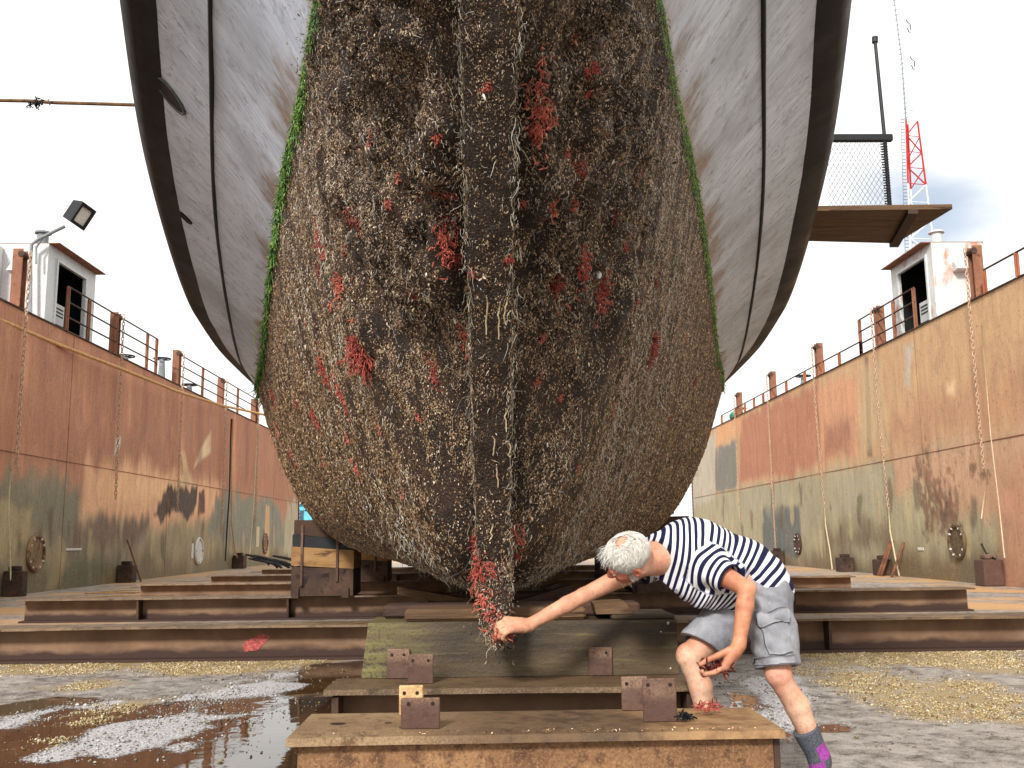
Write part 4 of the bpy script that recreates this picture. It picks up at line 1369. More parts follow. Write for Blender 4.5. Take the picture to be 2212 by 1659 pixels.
fr = 0.32
for (f0, f1, m, nm) in ((0, fr, 'red', 'red_section'), (fr, 0.68, 'mastwhite', 'white_section'), (0.68, 1.0, 'red', 'lower_section')):
    mb = MB()
    for g in (lambda f: leg(f, 0), lambda f: leg(f, 1), mid):
        mb.tube([g(f0), g(f1)], 0.085, 6)
    n = 4
    for i in range(n):
        fa, fb = f0 + (f1 - f0) * i / n, f0 + (f1 - f0) * (i + 1) / n
        if i % 2:
            mb.tube([leg(fa, 0), leg(fb, 1)], 0.07, 5)
            mb.tube([leg(fa, 1), mid(fb)], 0.05, 5)
        else:
            mb.tube([leg(fa, 1), leg(fb, 0)], 0.07, 5)
            mb.tube([leg(fa, 0), mid(fb)], 0.05, 5)
        mb.tube([leg(fb, 0), leg(fb, 1)], 0.04, 5)
    obj(nm, mb, M[m], root)
mb = MB()
for i in range(60):
    f = i / 60
    q = leg(f, 0) - A([0.32, 0, 0])
    mb.box(tuple(q - A([.18, .02, .03])), tuple(q + A([.18, .02, .03])))
mb.tube([leg(0, 0) - A([.5, 0, 0]), leg(1, 0) - A([.5, 0, 0])], 0.025, 4)
obj('cable_ladder', mb, M['galv'], root)
mb = MB().tube([px(1957, 262), px(1948, 130), px(1929, -20)], [0.07, 0.05, 0.04], 6)
for i in range(26):
    q = px(1957 - 28 * (i / 26) ** 1.25, 255 - 275 * i / 26)
    mb.tube([q - A([.16, 0, .03]), q + A([.16, 0, .08])], 0.035, 4)
mb.tube([px(1952, 236), px(1972, 239)], 0.03, 4)
obj('antenna', mb, M['greypipe'], root)
for (u0, v0) in ((1957, 42), (1966, 122)):
    mb = MB().tube([px(u0, v0), px(u0 + 3, v0 + 6), px(u0 + 9, v0 + 10), px(u0 + 10, v0 + 22)], 0.05, 4)
    mb.tube([px(u0 + 3, v0 + 18), px(u0 + 6, v0 + 27), px(u0 + 10, v0 + 28)], 0.05, 4)
    mb.tube([px(u0 - 20, v0 + 14), px(u0 + 8, v0 + 14)], 0.02, 4)
    obj('aerial', mb, M['blacksteel'], root)

# ------------------------------------------------------------------ harbour beyond the open end of the dock
yb = 140.0
a, b = at(646, 1150, yb), at(720, 1150, yb)
zt_ = at(680, 1088, yb)[2]
root = thing('harbour_shed', 'cyan harbour building with dark windows seen through the gap left of the hull', 'building', (a[0], yb, -1.3))
obj('wall', MB().box((a[0] - 8, yb, -1.3), (b[0] + 4, yb + 14, zt_)), M['cyan'], root)
obj('roof', MB().box((a[0] - 8.5, yb - .6, zt_), (b[0] + 4.5, yb + 14.5, zt_ + .35)), M['mastwhite'], root)
for k in range(5):
    for j in range(2):
        x = a[0] - 6 + k * 2.6
        obj('window', MB().box((x, yb - .06, 1.2 + j * 2.6), (x + 1.4, yb - .003, 2.6 + j * 2.6)), M['glass'], root)
a = at(1478, 1100, 150)
root = thing('moored_vessel', 'pale vessel with masts far beyond the right end of the dock', 'ship', (a[0], 150, -1.3))
obj('hull', MB().hexa([(a[0] - 7, 150, -1.3), (a[0] + 12, 150, -1.3), (a[0] + 12, 156, -1.3), (a[0] - 7, 156, -1.3), (a[0] - 10, 149, 1.6), (a[0] + 13, 149, 1.3), (a[0] + 13, 157, 1.3), (a[0] - 10, 157, 1.6)]), M['greypipe'], root)
obj('deckhouse', MB().box((a[0] - 2, 151, 1.5), (a[0] + 7, 155, 4.2), .1), M['mastwhite'], root)
for dx in (-3.0, 1.0, 4.5):
    mb = MB().tube([(a[0] + dx, 153, 1.5), (a[0] + dx, 153, 10 - abs(dx))], 0.14, 6)
    mb.tube([(a[0] + dx - 1.2, 153, 7 - abs(dx)), (a[0] + dx + 1.2, 153, 7 - abs(dx))], 0.08, 5)
    obj('mast', mb, M['mastwhite'], root)
t = NT('far_shore')
M['shore'] = t.fin(t.mix(t.rng(t.noise(0.05, 5), .4, .6), srgb(120, 132, 128), srgb(160, 170, 172)), 0.9)
n = 80
xs = np.linspace(-500, 500, n)
V, Fs = [], []
for i, x in enumerate(xs):
    h_ = 5 + 9 * vnoise(A([[x, 0, 0]]), 0.02, 3)[0] + 3 * vnoise(A([[x, 0, 0]]), 0.11, 4)[0]
    V += [(x, 700, -1.4), (x, 730, h_), (x, 900, -1.4)]
for i in range(n - 1):
    for k in range(2):
        Fs.append((i * 3 + k, (i + 1) * 3 + k, (i + 1) * 3 + k + 1, i * 3 + k + 1))
obj('far_shore_hills', MB().add(V, Fs), M['shore'], None, True, kind='structure')
# ------------------------------------------------------------------ the ship
ZW = 3.30
SHIP = thing('ship', 'tall ship on the dock with a grey bow and mussel covered brown underwater hull', 'ship', (0, 20, .76))
ST_Y = [2.30, 2.85, 3.10, 3.65, 4.15, 4.38, 4.7, 5.4, 60]
ST_Z = [3.30, 2.80, 2.60, 2.10, 1.45, 1.05, .90, .86, .86]
BW_Y = [2.30, 2.45, 2.9, 3.67, 4.4, 5.39, 7.26, 10.92, 14.48, 20, 28, 34, 37]
BW_B = [.085, .22, .44, .69, .89, 1.18, 1.68, 2.60, 3.47, 3.95, 3.85, 2.8, .2]
PP_Y = [2.3, 3.2, 4.4, 6, 8, 10, 13, 20, 30, 37]
PP_P = [.9, .85, .60, .39, .29, .24, .20, .19, .22, .5]


def smooth_interp(x, xs, ys):
    """monotone cubic interpolation"""
    x, xs, ys = np.asarray(x, float), np.asarray(xs, float), np.asarray(ys, float)
    d = np.diff(ys) / np.diff(xs)
    m = np.zeros(len(xs))
    m[1:-1] = np.where(d[:-1] * d[1:] > 0, 2 * d[:-1] * d[1:] / (d[:-1] + d[1:] + 1e-12), 0)
    m[0], m[-1] = d[0], d[-1]
    i = np.clip(np.searchsorted(xs, x) - 1, 0, len(xs) - 2)
    h = xs[i + 1] - xs[i]
    t_ = np.clip((x - xs[i]) / h, 0, 1)
    return ((1 + 2 * t_) * (1 - t_) ** 2 * ys[i] + t_ * (1 - t_) ** 2 * h * m[i] + t_ * t_ * (3 - 2 * t_) * ys[i + 1] + t_ * t_ * (t_ - 1) * h * m[i + 1])


def hull_pt(Y, t_):
    zk = smooth_interp(Y, ST_Y, ST_Z)
    bw = smooth_interp(Y, BW_Y, BW_B)
    p = smooth_interp(Y, PP_Y, PP_P)
    return .085 + (bw - .085) * np.power(t_, p), zk + (ZW - zk) * t_


ys = np.concatenate([np.arange(2.3, 4.6, .018), np.arange(4.6, 6.5, .026), np.arange(6.5, 9, .045), np.arange(9, 16, .09), np.arange(16, 37.1, .5)])
tt = np.linspace(0, 1, 110) ** 1.5
NI, NJ = len(ys), len(tt)
YY, TT = np.meshgrid(ys, tt, indexing='ij')
BB, ZZ = hull_pt(YY.ravel(), TT.ravel())
G0 = np.stack([BB, YY.ravel(), ZZ], 1).reshape(NI, NJ, 3)


def normals(G):
    du, dv = np.gradient(G, axis=0), np.gradient(G, axis=1)
    n = np.cross(du, dv)
    n /= np.linalg.norm(n, axis=2, keepdims=True) + 1e-12
    return n


N0 = normals(G0)
N0 *= np.sign(N0[:, :, 0:1] + 1e-9)          # right half: outward is +x
t = NT('fouled_hull')
nA, nB = t.noise(9, 6, t.vec((1, 1, .45))), t.noise(120, 3)
c = t.mix(t.rng(nA, .35, .68), srgb(26, 17, 12), srgb(64, 45, 32))
c = t.mix(t.rng(nB, .54, .68, 0, .6), c, srgb(112, 92, 70))
c = t.mix(t.rng(nB, .42, .30, 0, .9), c, srgb(16, 12, 10))
M['foul'] = t.fin(c, .55, nB, .9, .02, spec=.4)
t = NT('mussel_shell')
tint = t.attr('tint').outputs['Color']
M['shell'] = t.fin(tint, t.rng(t.noise(90, 2), .3, .7, .2, .5), None, spec=.7)
surf = []                # displaced surfaces for scattering: (grid, normals)


def lumps(P, N, seed):
    """clumped growth: heavy oyster-like lumps in the upper middle, finer crust near the edges"""
    tq = np.clip((P[:, 2] - .86) / (ZW - .86), 0, 1)
    heavy = sstep(1.55, 2.3, P[:, 2]) * sstep(1.1, .35, np.abs(P[:, 0])) * sstep(5.5, 3.6, P[:, 1])
    a = fbm(P * A([1, 1, .55]), 7.0, 4, seed)
    b = fbm(P * A([1, 1, .8]), 26.0, 3, seed + 5)
    rid = 1 - np.abs(2 * fbm(P * A([1, 1, .35]), 5.0, 3, seed + 9) - 1)
    return (.006 + .075 * heavy) * sstep(.42, .72, a) * 1.5 + (.016 + .030 * heavy) * (b - .3) + (.004 + .03 * heavy) * (rid - .5) - .05 * heavy * sstep(.10, .22, np.abs(P[:, 0])) * sstep(.55, .72, fbm(P * A([1, 1, .22]), 5.5, 3, seed + 20))


for side in (1, -1):
    G, N = G0.copy(), N0.copy()
    G[:, :, 0] *= side
    N[:, :, 0] *= side
    P = G.reshape(-1, 3)
    d = lumps(P, N.reshape(-1, 3), 100 if side > 0 else 200)
    d = d * sstep(.078, .15, np.abs(P[:, 0]))
    edge = sstep(1.0, .965, TT.ravel()) * sstep(2.3, 2.5, P[:, 1]) + 0.0
    P = P + N.reshape(-1, 3) * (d * (0.25 + .75 * edge))[:, None]
    G = P.reshape(NI, NJ, 3)
    N = normals(G)
    N *= np.sign((N * np.stack([np.full(NI * NJ, side * 1.0), np.full(NI * NJ, -.3), np.full(NI * NJ, -.2)], 1).reshape(NI, NJ, 3)).sum(2, keepdims=True))
    o = mesh_np('underwater_hull', P, grid_faces(NI, NJ), M['foul'], SHIP)
    surf.append((G, N, side))

# stem and keel bar
ky = np.concatenate([np.arange(2.2, 4.42, .014), np.arange(4.42, 6, .04), np.arange(6, 36, .5)])
kz = smooth_interp(ky, [2.2, 2.80, 3.05, 3.58, 4.08, 4.31, 4.42, 4.7, 60], [3.36, 2.80, 2.57, 2.05, 1.42, 1.00, .83, .775, .765])
tn = np.gradient(np.stack([ky, kz], 1), axis=0)
tn /= np.linalg.norm(tn, axis=1, keepdims=True)
nr = np.stack([tn[:, 1], -tn[:, 0]], 1)
nr *= np.where(nr[:, 1:2] > 0, -1, 1)
sec = [(-.100, -.26), (-.092, -.03), (-.084, .05), (-.055, .058), (-.028, .061), (0, .062), (.028, .061), (.055, .058), (.084, .05), (.092, -.03), (.100, -.26)]
sec = [(a, b) for a, b in zip(np.interp(np.linspace(0, 10, 31), range(11), [s[0] for s in sec]), np.interp(np.linspace(0, 10, 31), range(11), [s[1] for s in sec]))]
KG = np.zeros((len(ky), len(sec), 3))
wk = np.interp(ky, [2.2, 3.0, 4.1, 4.45, 6], [1.15, .98, .84, .66, .8])
for j, (a, b) in enumerate(sec):
    KG[:, j, 0] = a * wk
    KG[:, j, 1] = ky + nr[:, 0] * b
    KG[:, j, 2] = kz + nr[:, 1] * b
KN = normals(KG)
mid_ = len(sec) // 2
KN *= np.sign((KN[:, mid_] * np.stack([nr[:, 0] * 0, nr[:, 0], nr[:, 1]], 1)).sum(1))[:, None, None]
P = KG.reshape(-1, 3)
P = P + KN.reshape(-1, 3) * (.012 * (fbm(P * A([1, 1, .6]), 22, 4, 300) - .35) + .008 * sstep(.5, .7, fbm(P, 7, 3, 301)))[:, None]
KG = P.reshape(KG.shape)
KN = normals(KG)
KN *= np.sign((KN[:, mid_] * np.stack([nr[:, 0] * 0, nr[:, 0], nr[:, 1]], 1)).sum(1))[:, None, None]
t = NT('stem_growth')
nB = t.noise(110, 3)
M['stem'] = t.fin(t.mix(t.rng(nB, .4, .66), srgb(34, 25, 18), srgb(72, 54, 39)), .6, nB, .9, .02)
mesh_np('stem_and_keel', P, grid_faces(len(ky), len(sec)), M['stem'], SHIP)
surf.append((KG, KN, 0))


# tapering tongue of growth hanging from the forefoot down to the man's hand
fz = np.linspace(1.02, .655, 46)
fa = np.linspace(0, 2 * math.pi, 37)
fcx = np.interp(fz, [.655, .8, 1.02], [.012, .004, 0])
fcy = np.interp(fz, [.655, .8, 1.02], [4.175, 4.22, 4.30])
fr = np.interp(fz, [.655, .68, .76, .88, 1.02], [.008, .030, .052, .080, .094])
FG = np.stack([fcx[:, None] + fr[:, None] * np.cos(fa), fcy[:, None] + .7 * fr[:, None] * np.sin(fa), np.repeat(fz[:, None], 37, 1)], 2)
FN = np.stack([np.cos(fa)[None] + 0 * fz[:, None], np.sin(fa)[None] + 0 * fz[:, None], -.3 + 0 * FG[:, :, 0]], 2)
FN /= np.linalg.norm(FN, axis=2, keepdims=True)
q_ = FG.reshape(-1, 3)
FG = (q_ + FN.reshape(-1, 3) * (.030 * (fbm(q_, 24, 3, 330) - .45))[:, None]).reshape(FG.shape)
mesh_np('forefoot_growth', FG.reshape(-1, 3), grid_faces(46, 37), M['foul'], SHIP)
surf.append((FG, FN, 2))


def sample(G, N, n, wfun, r):
    a, b, c_, d_ = G[:-1, :-1], G[1:, :-1], G[1:, 1:], G[:-1, 1:]
    ar = .5 * (np.linalg.norm(np.cross(b - a, d_ - a), axis=2) + np.linalg.norm(np.cross(b - c_, d_ - c_), axis=2))
    cen = .25 * (a + b + c_ + d_)
    wt = ar * wfun(cen.reshape(-1, 3)).reshape(ar.shape)
    p = wt.ravel() / wt.sum()
    idx = r.choice(p.size, n, p=p)
    i, j = np.unravel_index(idx, ar.shape)
    u, v_ = r.uniform(0, 1, (2, n, 1))
    pos = a[i, j] * (1 - u) * (1 - v_) + b[i, j] * u * (1 - v_) + c_[i, j] * u * v_ + d_[i, j] * (1 - u) * v_
    nn = N[:-1, :-1][i, j]
    return pos, nn, wt.sum()


def frames(n, r, spread):
    """down-the-surface direction with random swing, and the cross direction"""
    dn = np.tile(A([0, 0, -1.0]), (len(n), 1)) + r.normal(0, spread, (len(n), 3))
    dn -= n * (dn * n).sum(1, keepdims=True)
    dn /= np.linalg.norm(dn, axis=1, keepdims=True) + 1e-9
    return dn, np.cross(n, dn)


BASE = A([(math.cos(k * math.pi / 3), math.sin(k * math.pi / 3), 0.0) for k in range(6)] + [(0, 0, 1.0), (0, 0, -.4)])
BF = A([(k, (k + 1) % 6, 6) for k in range(6)])
pal = A([srgb(80, 60, 43), srgb(108, 84, 60), srgb(140, 113, 82), srgb(56, 42, 32), srgb(172, 147, 112), srgb(204, 184, 150), srgb(38, 30, 25), srgb(238, 228, 208)])
palw = A([.14, .19, .21, .10, .17, .11, .04, .04])


def shells(pos, nn, size, r, spread, lift, dim=1.0):
    k = len(pos)
    dn, cr = frames(nn, r, spread)
    tilt = r.normal(.25, .4, (k, 1))
    ax = dn * np.cos(tilt) + nn * np.sin(tilt)
    up_ = nn * np.cos(tilt) - dn * np.sin(tilt)
    L = (size * r.lognormal(0, .28, k))[:, None]
    W_ = L * r.uniform(.26, .52, (k, 1))
    H_ = L * r.uniform(.28, .6, (k, 1))
    V = (pos[:, None] + (BASE[None, :, 0:1] * ax[:, None] * L[:, None] + BASE[None, :, 1:2] * cr[:, None] * W_[:, None] + BASE[None, :, 2:3] * up_[:, None] * H_[:, None]) + nn[:, None] * (lift * L)[:, None])
    # egg outline: narrower at the hanging end
    Fs = (np.arange(k)[:, None, None] * 8 + BF[None]).reshape(-1, 3)
    col = dim * A([.86, .78, .72]) * pal[r.choice(len(pal), k, p=palw)] * r.uniform(.75, 1.2, (k, 1))
    return V.reshape(-1, 3), Fs, np.repeat(col, 8, 0)


def lod(P):
    """fewer but larger shells farther aft; none past the turn of the bilge out of sight"""
    return np.where(P[:, 1] < 16, 1.0 / np.maximum(P[:, 1] / 3.0, .9) ** 2, 0) * sstep(3.33, 3.2, P[:, 2])


def strands(pos, nn, ln, rad, r, spread, lift, tintf, nseg=4):
    k = len(pos)
    dn, cr = frames(nn, r, spread)
    V = np.zeros((k, nseg + 1, 3, 3))
    p = pos + nn * lift
    d = dn.copy()
    L = (ln * r.lognormal(0, .5, k))[:, None] / nseg
    for s_ in range(nseg + 1):
        w_ = rad * (1 - .6 * s_ / nseg)
        a_ = np.cross(d, nn)
        for q in range(3):
            t_ = 2.094 * q
            V[:, s_, q] = p + a_ * (w_ * math.cos(t_)) + nn * (w_ * math.sin(t_))
        d = d + r.normal(0, .38, (k, 3)) + A([0, 0, -.18])
        d /= np.linalg.norm(d, axis=1, keepdims=True)
        p = p + d * L
    f = []
    for s_ in range(nseg):
        for q in range(3):
            q2 = (q + 1) % 3
            f.append((s_ * 3 + q, s_ * 3 + q2, s_ * 3 + 3 + q2, s_ * 3 + 3 + q))
    f = A(f)
    Fs = (np.arange(k)[:, None, None] * ((nseg + 1) * 3) + f[None]).reshape(-1, 4)
    col = tintf(k)
    return V.reshape(-1, 3), Fs, np.repeat(col, (nseg + 1) * 3, 0)


def cat(parts):
    o, Vs, Fs, Cs = 0, [], [], []
    for V, Fa, c in parts:
        Vs.append(V)
        Fs.append(Fa + o)
        Cs.append(c)
        o += len(V)
    return np.concatenate(Vs), np.concatenate(Fs), np.concatenate(Cs)


r = np.random.default_rng(11)
parts, tubes = [], []
for (G, N, side), n, m in zip(surf, (215000, 215000, 38000, 3200), (7000, 7000, 1100, 260)):
    pos, nn, _ = sample(G, N, n, lambda P: lod(P) * (.32 + sstep(.40, .54, fbm(P * A([1, 1, .42]), 8.0, 4, 61))) * (.15 + .85 * sstep(.38, .54, fbm(P * A([1, 1, .35]), 30.0, 2, 63))), r)
    sz = .0035 * np.maximum(pos[:, 1] / 3.2, .85)
    parts.append(shells(pos, nn, sz, r, .38, .12))
    heavy = lambda P: sstep(1.6, 2.3, P[:, 2]) * sstep(1.1, .3, np.abs(P[:, 0])) * sstep(5.5, 3.4, P[:, 1]) * (fbm(P, 6, 3, 71) > .48) + .006
    pos, nn, _ = sample(G, N, 800 if abs(side) == 1 else 24, heavy, r)
    rep_ = 26
    pp, n2_ = np.repeat(pos, rep_, 0), np.repeat(nn, rep_, 0)
    cs = np.repeat(r.lognormal(0, .4, (len(pos), 1)) * .034, rep_, 0)
    off = r.normal(0, 1, (len(pp), 3)) * A([1, 1, 1.5])
    off /= np.linalg.norm(off, axis=1, keepdims=True)
    off += n2_ * .45
    q = pp + off * cs * A([1, 1, 1.25])
    parts.append(shells(q, off / np.linalg.norm(off, axis=1, keepdims=True), np.repeat(r.lognormal(0, .25, len(pos)) * .0060, rep_), r, .6, .2, .55))
    pos, nn, _ = sample(G, N, m, lambda P: lod(P) * sstep(7.5, 5.0, P[:, 1]) * (.2 + sstep(.45, .6, fbm(P * A([1, 1, .3]), 4, 3, 77))), r)
    tubes.append(strands(pos, nn, .015 * np.maximum(pos[:, 1] / 3.4, .8), .0011 * np.maximum(pos[:, 1] / 3, .8)[:, None], r, .5, .006,
                         lambda k: A([srgb(220, 206, 180), srgb(176, 154, 122), srgb(240, 234, 220)])[r.integers(0, 3, k)] * r.uniform(.6, 1.1, (k, 1))))
V, Fs, cc = cat(parts)
mesh_np('mussel_growth', V, Fs, M['shell'], SHIP, True, {'tint': cc}, kind='stuff', label='dense brown crust of mussels and barnacles')
V, Fs, cc = cat(tubes)
mesh_np('worm_tube_growth', V, Fs, M['shell'], SHIP, True, {'tint': cc}, kind='stuff', label='pale tangled worm tubes among the mussels')

# hanging weed on the keel and along the stem edges
pos, nn, _ = sample(KG, KN, 1500, lambda P: sstep(2.2, .8, P[:, 2]) * sstep(5.2, 4.3, P[:, 1]) + .05 * sstep(5, 4, P[:, 1]), r)
V, Fs, cc = strands(pos, nn, np.full(len(pos), .020), .0020, r, .25, .002, lambda k: A([srgb(110, 86, 62), srgb(64, 48, 36), srgb(158, 134, 104), srgb(46, 36, 28)])[r.integers(0, 4, k)])
mesh_np('keel_weed', V, Fs, M['shell'], SHIP, True, {'tint': cc}, kind='stuff', label='brown weed dangling from the keel')
ke = []
for sd in (-1, 1):
    i = r.integers(0, 150, 420)
    pos = KG[i, 6 if sd < 0 else len(sec) - 7] + r.normal(0, .012, (420, 3))
    nn = np.tile(A([sd * .5, -.8, -.2]), (420, 1))
    nn /= np.linalg.norm(nn, axis=1, keepdims=True)
    ke.append(strands(pos, nn, np.full(420, .032), .0011, r, .2, .01, lambda k: A([srgb(206, 196, 176), srgb(150, 140, 120), srgb(110, 112, 108)])[r.integers(0, 3, k)], 5))
V, Fs, cc = cat(ke)
mesh_np('stem_fringe', V, Fs, M['shell'], SHIP, True, {'tint': cc}, kind='stuff', label='pale stringy fringe along both edges of the stem')

# green weed along the waterline
gl = []
for side in (1, -1):
    n = 9000
    dens = 1 / np.maximum(np.linspace(2.6, 15, 400), 3) ** 1.6
    yq = np.interp(r.uniform(0, 1, n), np.cumsum(dens) / dens.sum(), np.linspace(2.6, 15, 400))
    thin = fbm(np.stack([yq, yq * 0 + side, yq * 0], 1), 2.2, 3, 90)
    keep = r.uniform(0, 1, n) < np.where(side < 0, .35 + .65 * sstep(.3, .5, thin), .25 + .7 * sstep(.45, .6, thin) * sstep(9, 5, yq))
    yq = yq[keep]
    n = len(yq)
    tq = 1 - np.abs(r.normal(0, 1, n)) * (.008 + .02 * fbm(np.stack([yq, yq * 0 + side * 3, yq * 0], 1), 5.0, 3, 95)) - .003
    bq, zq = hull_pt(yq, tq)
    pos = np.stack([side * (bq + .012), yq, zq], 1)
    nn = np.tile(A([side * .8, -.5, -.2]), (n, 1))
    nn /= np.linalg.norm(nn, axis=1, keepdims=True)
    pos = pos + nn * .012
    gl.append(strands(pos, nn, (.020 if side < 0 else .012) * np.maximum(yq / 4.2, .9), ((.0042 if side < 0 else .003) * np.maximum(yq / 4.2, .9))[:, None], r, .9, .004,
                      lambda k: A([srgb(70, 128, 34), srgb(112, 164, 52), srgb(44, 86, 26), srgb(150, 186, 80)])[r.integers(0, 4, k)] * r.uniform(.5, 1.0, (k, 1)), 3))
V, Fs, cc = cat(gl)
mesh_np('green_weed', V, Fs, M['shell'], SHIP, True, {'tint': cc}, kind='stuff', label='bright green weed along the waterline')

# ------------------------------------------------------------------ topsides, strake, bulwark
SS = np.linspace(0, 1, 13)
LO_Y = [2.28, 2.45, 2.9, 3.67, 4.4, 5.6, 8, 12, 14.6, 20, 28, 34, 37]
UP_Y = [1.30, 1.6, 2.4, 3.4, 4.4, 5.6, 8, 12, 14.6, 20, 28, 34, 37.4]
UP_X = [.10, .34, .86, 1.38, 1.74, 2.07, 2.72, 3.50, 3.83, 4.12, 4.0, 3.0, .3]
UP_Z = [4.98, 4.93, 4.82, 4.70, 4.57, 4.42, 4.16, 3.77, 3.75, 3.75, 3.8, 4.0, 4.1]
s_ = np.linspace(0, 1, 330)
ly, uy = smooth_interp(s_, SS, LO_Y), smooth_interp(s_, SS, UP_Y)
ux, uz = smooth_interp(s_, SS, UP_X), smooth_interp(s_, SS, UP_Z)
lx = smooth_interp(ly, BW_Y, BW_B)
nt_ = 46
tv = np.linspace(0, 1, nt_)


def side_pt(sx, ti):
    """points of the grey side: ti 0 at the waterline, 1 under the strake; slight concave flare"""
    fl = ti - .16 * ti * (1 - ti) * 1.0
    x = lx[:, None] + (ux - lx)[:, None] * fl[None]
    y = ly[:, None] + (uy - ly)[:, None] * ti[None]
    z = ZW + (uz - ZW)[:, None] * ti[None]
    return np.stack([sx * x, y, z], 2)


t = NT('grey_topside_paint')
uv = t.attr('girth').outputs['Color']
sepu = t.n('ShaderNodeSeparateXYZ', {0: uv})
str_v = t.n('ShaderNodeMapping', {'Vector': uv, 'Scale': (1, .12, 1)}).outputs[0]
fine_v = t.n('ShaderNodeMapping', {'Vector': uv, 'Scale': (1, .35, 1)}).outputs[0]
nS = t.noise(26, 6, str_v, .65)
nS2 = t.noise(70, 4, str_v)
nM = t.noise(5, 5, uv)
nF = t.noise(110, 3, fine_v)
c = t.mix(t.rng(nS, .36, .66), srgb(184, 197, 216), srgb(224, 233, 246))
c = t.mix(t.rng(nS2, .60, .74, 0, .6), c, srgb(124, 126, 130))
nG = t.noise(42, 4, t.n('ShaderNodeMapping', {'Vector': uv, 'Scale': (1, .22, 1)}).outputs[0], .7)
c = t.mix(t.math('MULTIPLY', t.rng(nM, .46, .56), t.rng(nG, .58, .64)), c, srgb(58, 60, 64))
c = t.mix(t.math('MULTIPLY', t.rng(nM, .50, .62), t.rng(nF, .56, .66)), c, srgb(72, 72, 74))
hgt = sepu.outputs[1]
dirty = t.math('ADD', t.math('MULTIPLY', nS, .75), t.math('MULTIPLY', nM, .55))
low = t.rng(t.math('SUBTRACT', dirty, t.math('MULTIPLY', hgt, 1.5)), .36, .50)
nP = t.noise(1.1, 4, uv)
low = t.math('MULTIPLY', low, t.rng(nP, .42, .56))
c = t.mix(t.rng(nP, .46, .66, 0, .55), c, srgb(140, 146, 156))
c = t.mix(t.rng(t.noise(8, 7, uv, .75), .53, .62, 0, .45), c, srgb(132, 136, 144))
c = t.mix(t.math('MULTIPLY', low, t.rng(nS2, .35, .6, .45, 1.0)), c, t.mix(t.rng(nF, .4, .6), srgb(92, 72, 56), srgb(160, 132, 104)))
low2 = t.rng(hgt, .055, .02)
c = t.mix(low2, c, t.mix(t.rng(nF, .4, .6), srgb(112, 112, 86), srgb(176, 172, 146)))
M['topside'] = t.fin(c, .5, t.math('ADD', nS, nF), .12, .01, spec=.4)
girth_len = np.concatenate([[0], np.cumsum(np.hypot(np.diff(.5 * (ly + uy)), np.diff(.5 * (lx + ux))))])
SIDE_TOP = {}
for sx in (-1, 1):
    G = side_pt(sx, tv)
    gh = np.stack([np.repeat(girth_len, nt_), np.tile(tv, len(s_)), np.full(len(s_) * nt_, sx * 3.0)], 1)
    P = G.reshape(-1, 3)
    N = normals(G)
    N *= np.sign(N[:, :, 0:1] * sx + 1e-9)
    P = P + N.reshape(-1, 3) * (.018 * (fbm(P, 1.6, 3, 400 + sx) - .5))[:, None]
    mesh_np('grey_topside', P, grid_faces(len(s_), nt_), M['topside'], SHIP, True, {'girth': gh})
    # seam batten
    tq = np.full(len(s_), .60)
    Q = np.stack([side_pt(sx, A([.60]))[:, 0]], 1)[:, 0]
    NN = N[:, int(.60 * (nt_ - 1))]
    sel = slice(30, 290)
    jit = .012 * (fbm(Q * 1.0, 3, 3, 7) - .5)
    obj('seam_batten', MB().tube(Q[sel] + NN[sel] * .004 + A([0, 0, 1]) * jit[sel, None], .017, 6), M['black'], SHIP, True)
    # black strake: a padded band standing out from the side, and the bulwark above it
    T = G[:, -1]
    up_ = A([0, 0, 1.0])
    outw = np.stack([np.full(len(s_), sx * 1.0), -np.gradient(ux) / (np.gradient(uy) + 1e-9) * 1.0, np.zeros(len(s_))], 1)
    outw /= np.linalg.norm(outw, axis=1, keepdims=True)
    prof = [(0.0, 0.0), (.06, .012), (.17, .06), (.24, .16), (.255, .34), (.20, .46), (.05, .49), (.04, 1.0), (-.05, 1.0), (-.06, .0)]
    SG = np.stack([T + outw * a + up_ * b for a, b in prof], 1)
    mesh_np('rubbing_strake', SG[:, :7].reshape(-1, 3), grid_faces(len(s_), 7), M['black'], SHIP)
    mesh_np('bulwark', SG[:, 6:].reshape(-1, 3), grid_faces(len(s_), 4), M['black'], SHIP)
    SIDE_TOP[sx] = (T, outw, N)
T1, T2 = SIDE_TOP[-1][0], SIDE_TOP[1][0]
D = np.stack([T1 + A([0, 0, .1]), .5 * (T1 + T2) + A([0, 0, .2]), T2 + A([0, 0, .1])], 1)
mesh_np('deck', D.reshape(-1, 3), grid_faces(len(s_), 3), M['timber_dark'], SHIP)

# bvh of all hull surfaces for placing growth
def bvh_of(Gs):
    vs, fs, o = [], [], 0
    for G in Gs:
        vs += [Vector(p) for p in G.reshape(-1, 3)]
        fs += [tuple(q + o) for q in grid_faces(G.shape[0], G.shape[1]).tolist()] if False else [tuple(int(x) + o for x in q) for q in grid_faces(G.shape[0], G.shape[1])]
        o += G.shape[0] * G.shape[1]
    return BVHTree.FromPolygons(vs, fs)


BV = bvh_of([g_[0] for g_ in surf])
BT = bvh_of([side_pt(-1, tv), side_pt(1, tv)])


def hit(u, v, tree=None):
    d = Vector(ray(u, v)).normalized()
    h, n, _, _ = (tree or BV).ray_cast(Vector(C0), d)
    if h is None:
        return None
    if n.dot(d) > 0:
        n = -n
    return A(h), A(n)


t = NT('red_sponge')
nR = t.noise(60, 3)
rnd = t.n('ShaderNodeObjectInfo').outputs['Random']
M['sponge'] = t.fin(t.mix(t.rng(nR, .35, .65), t.mix(rnd, srgb(118, 42, 36), srgb(160, 72, 56)), t.mix(rnd, srgb(172, 72, 64), srgb(204, 118, 96))), .55, nR, .4, .01, spec=.4)


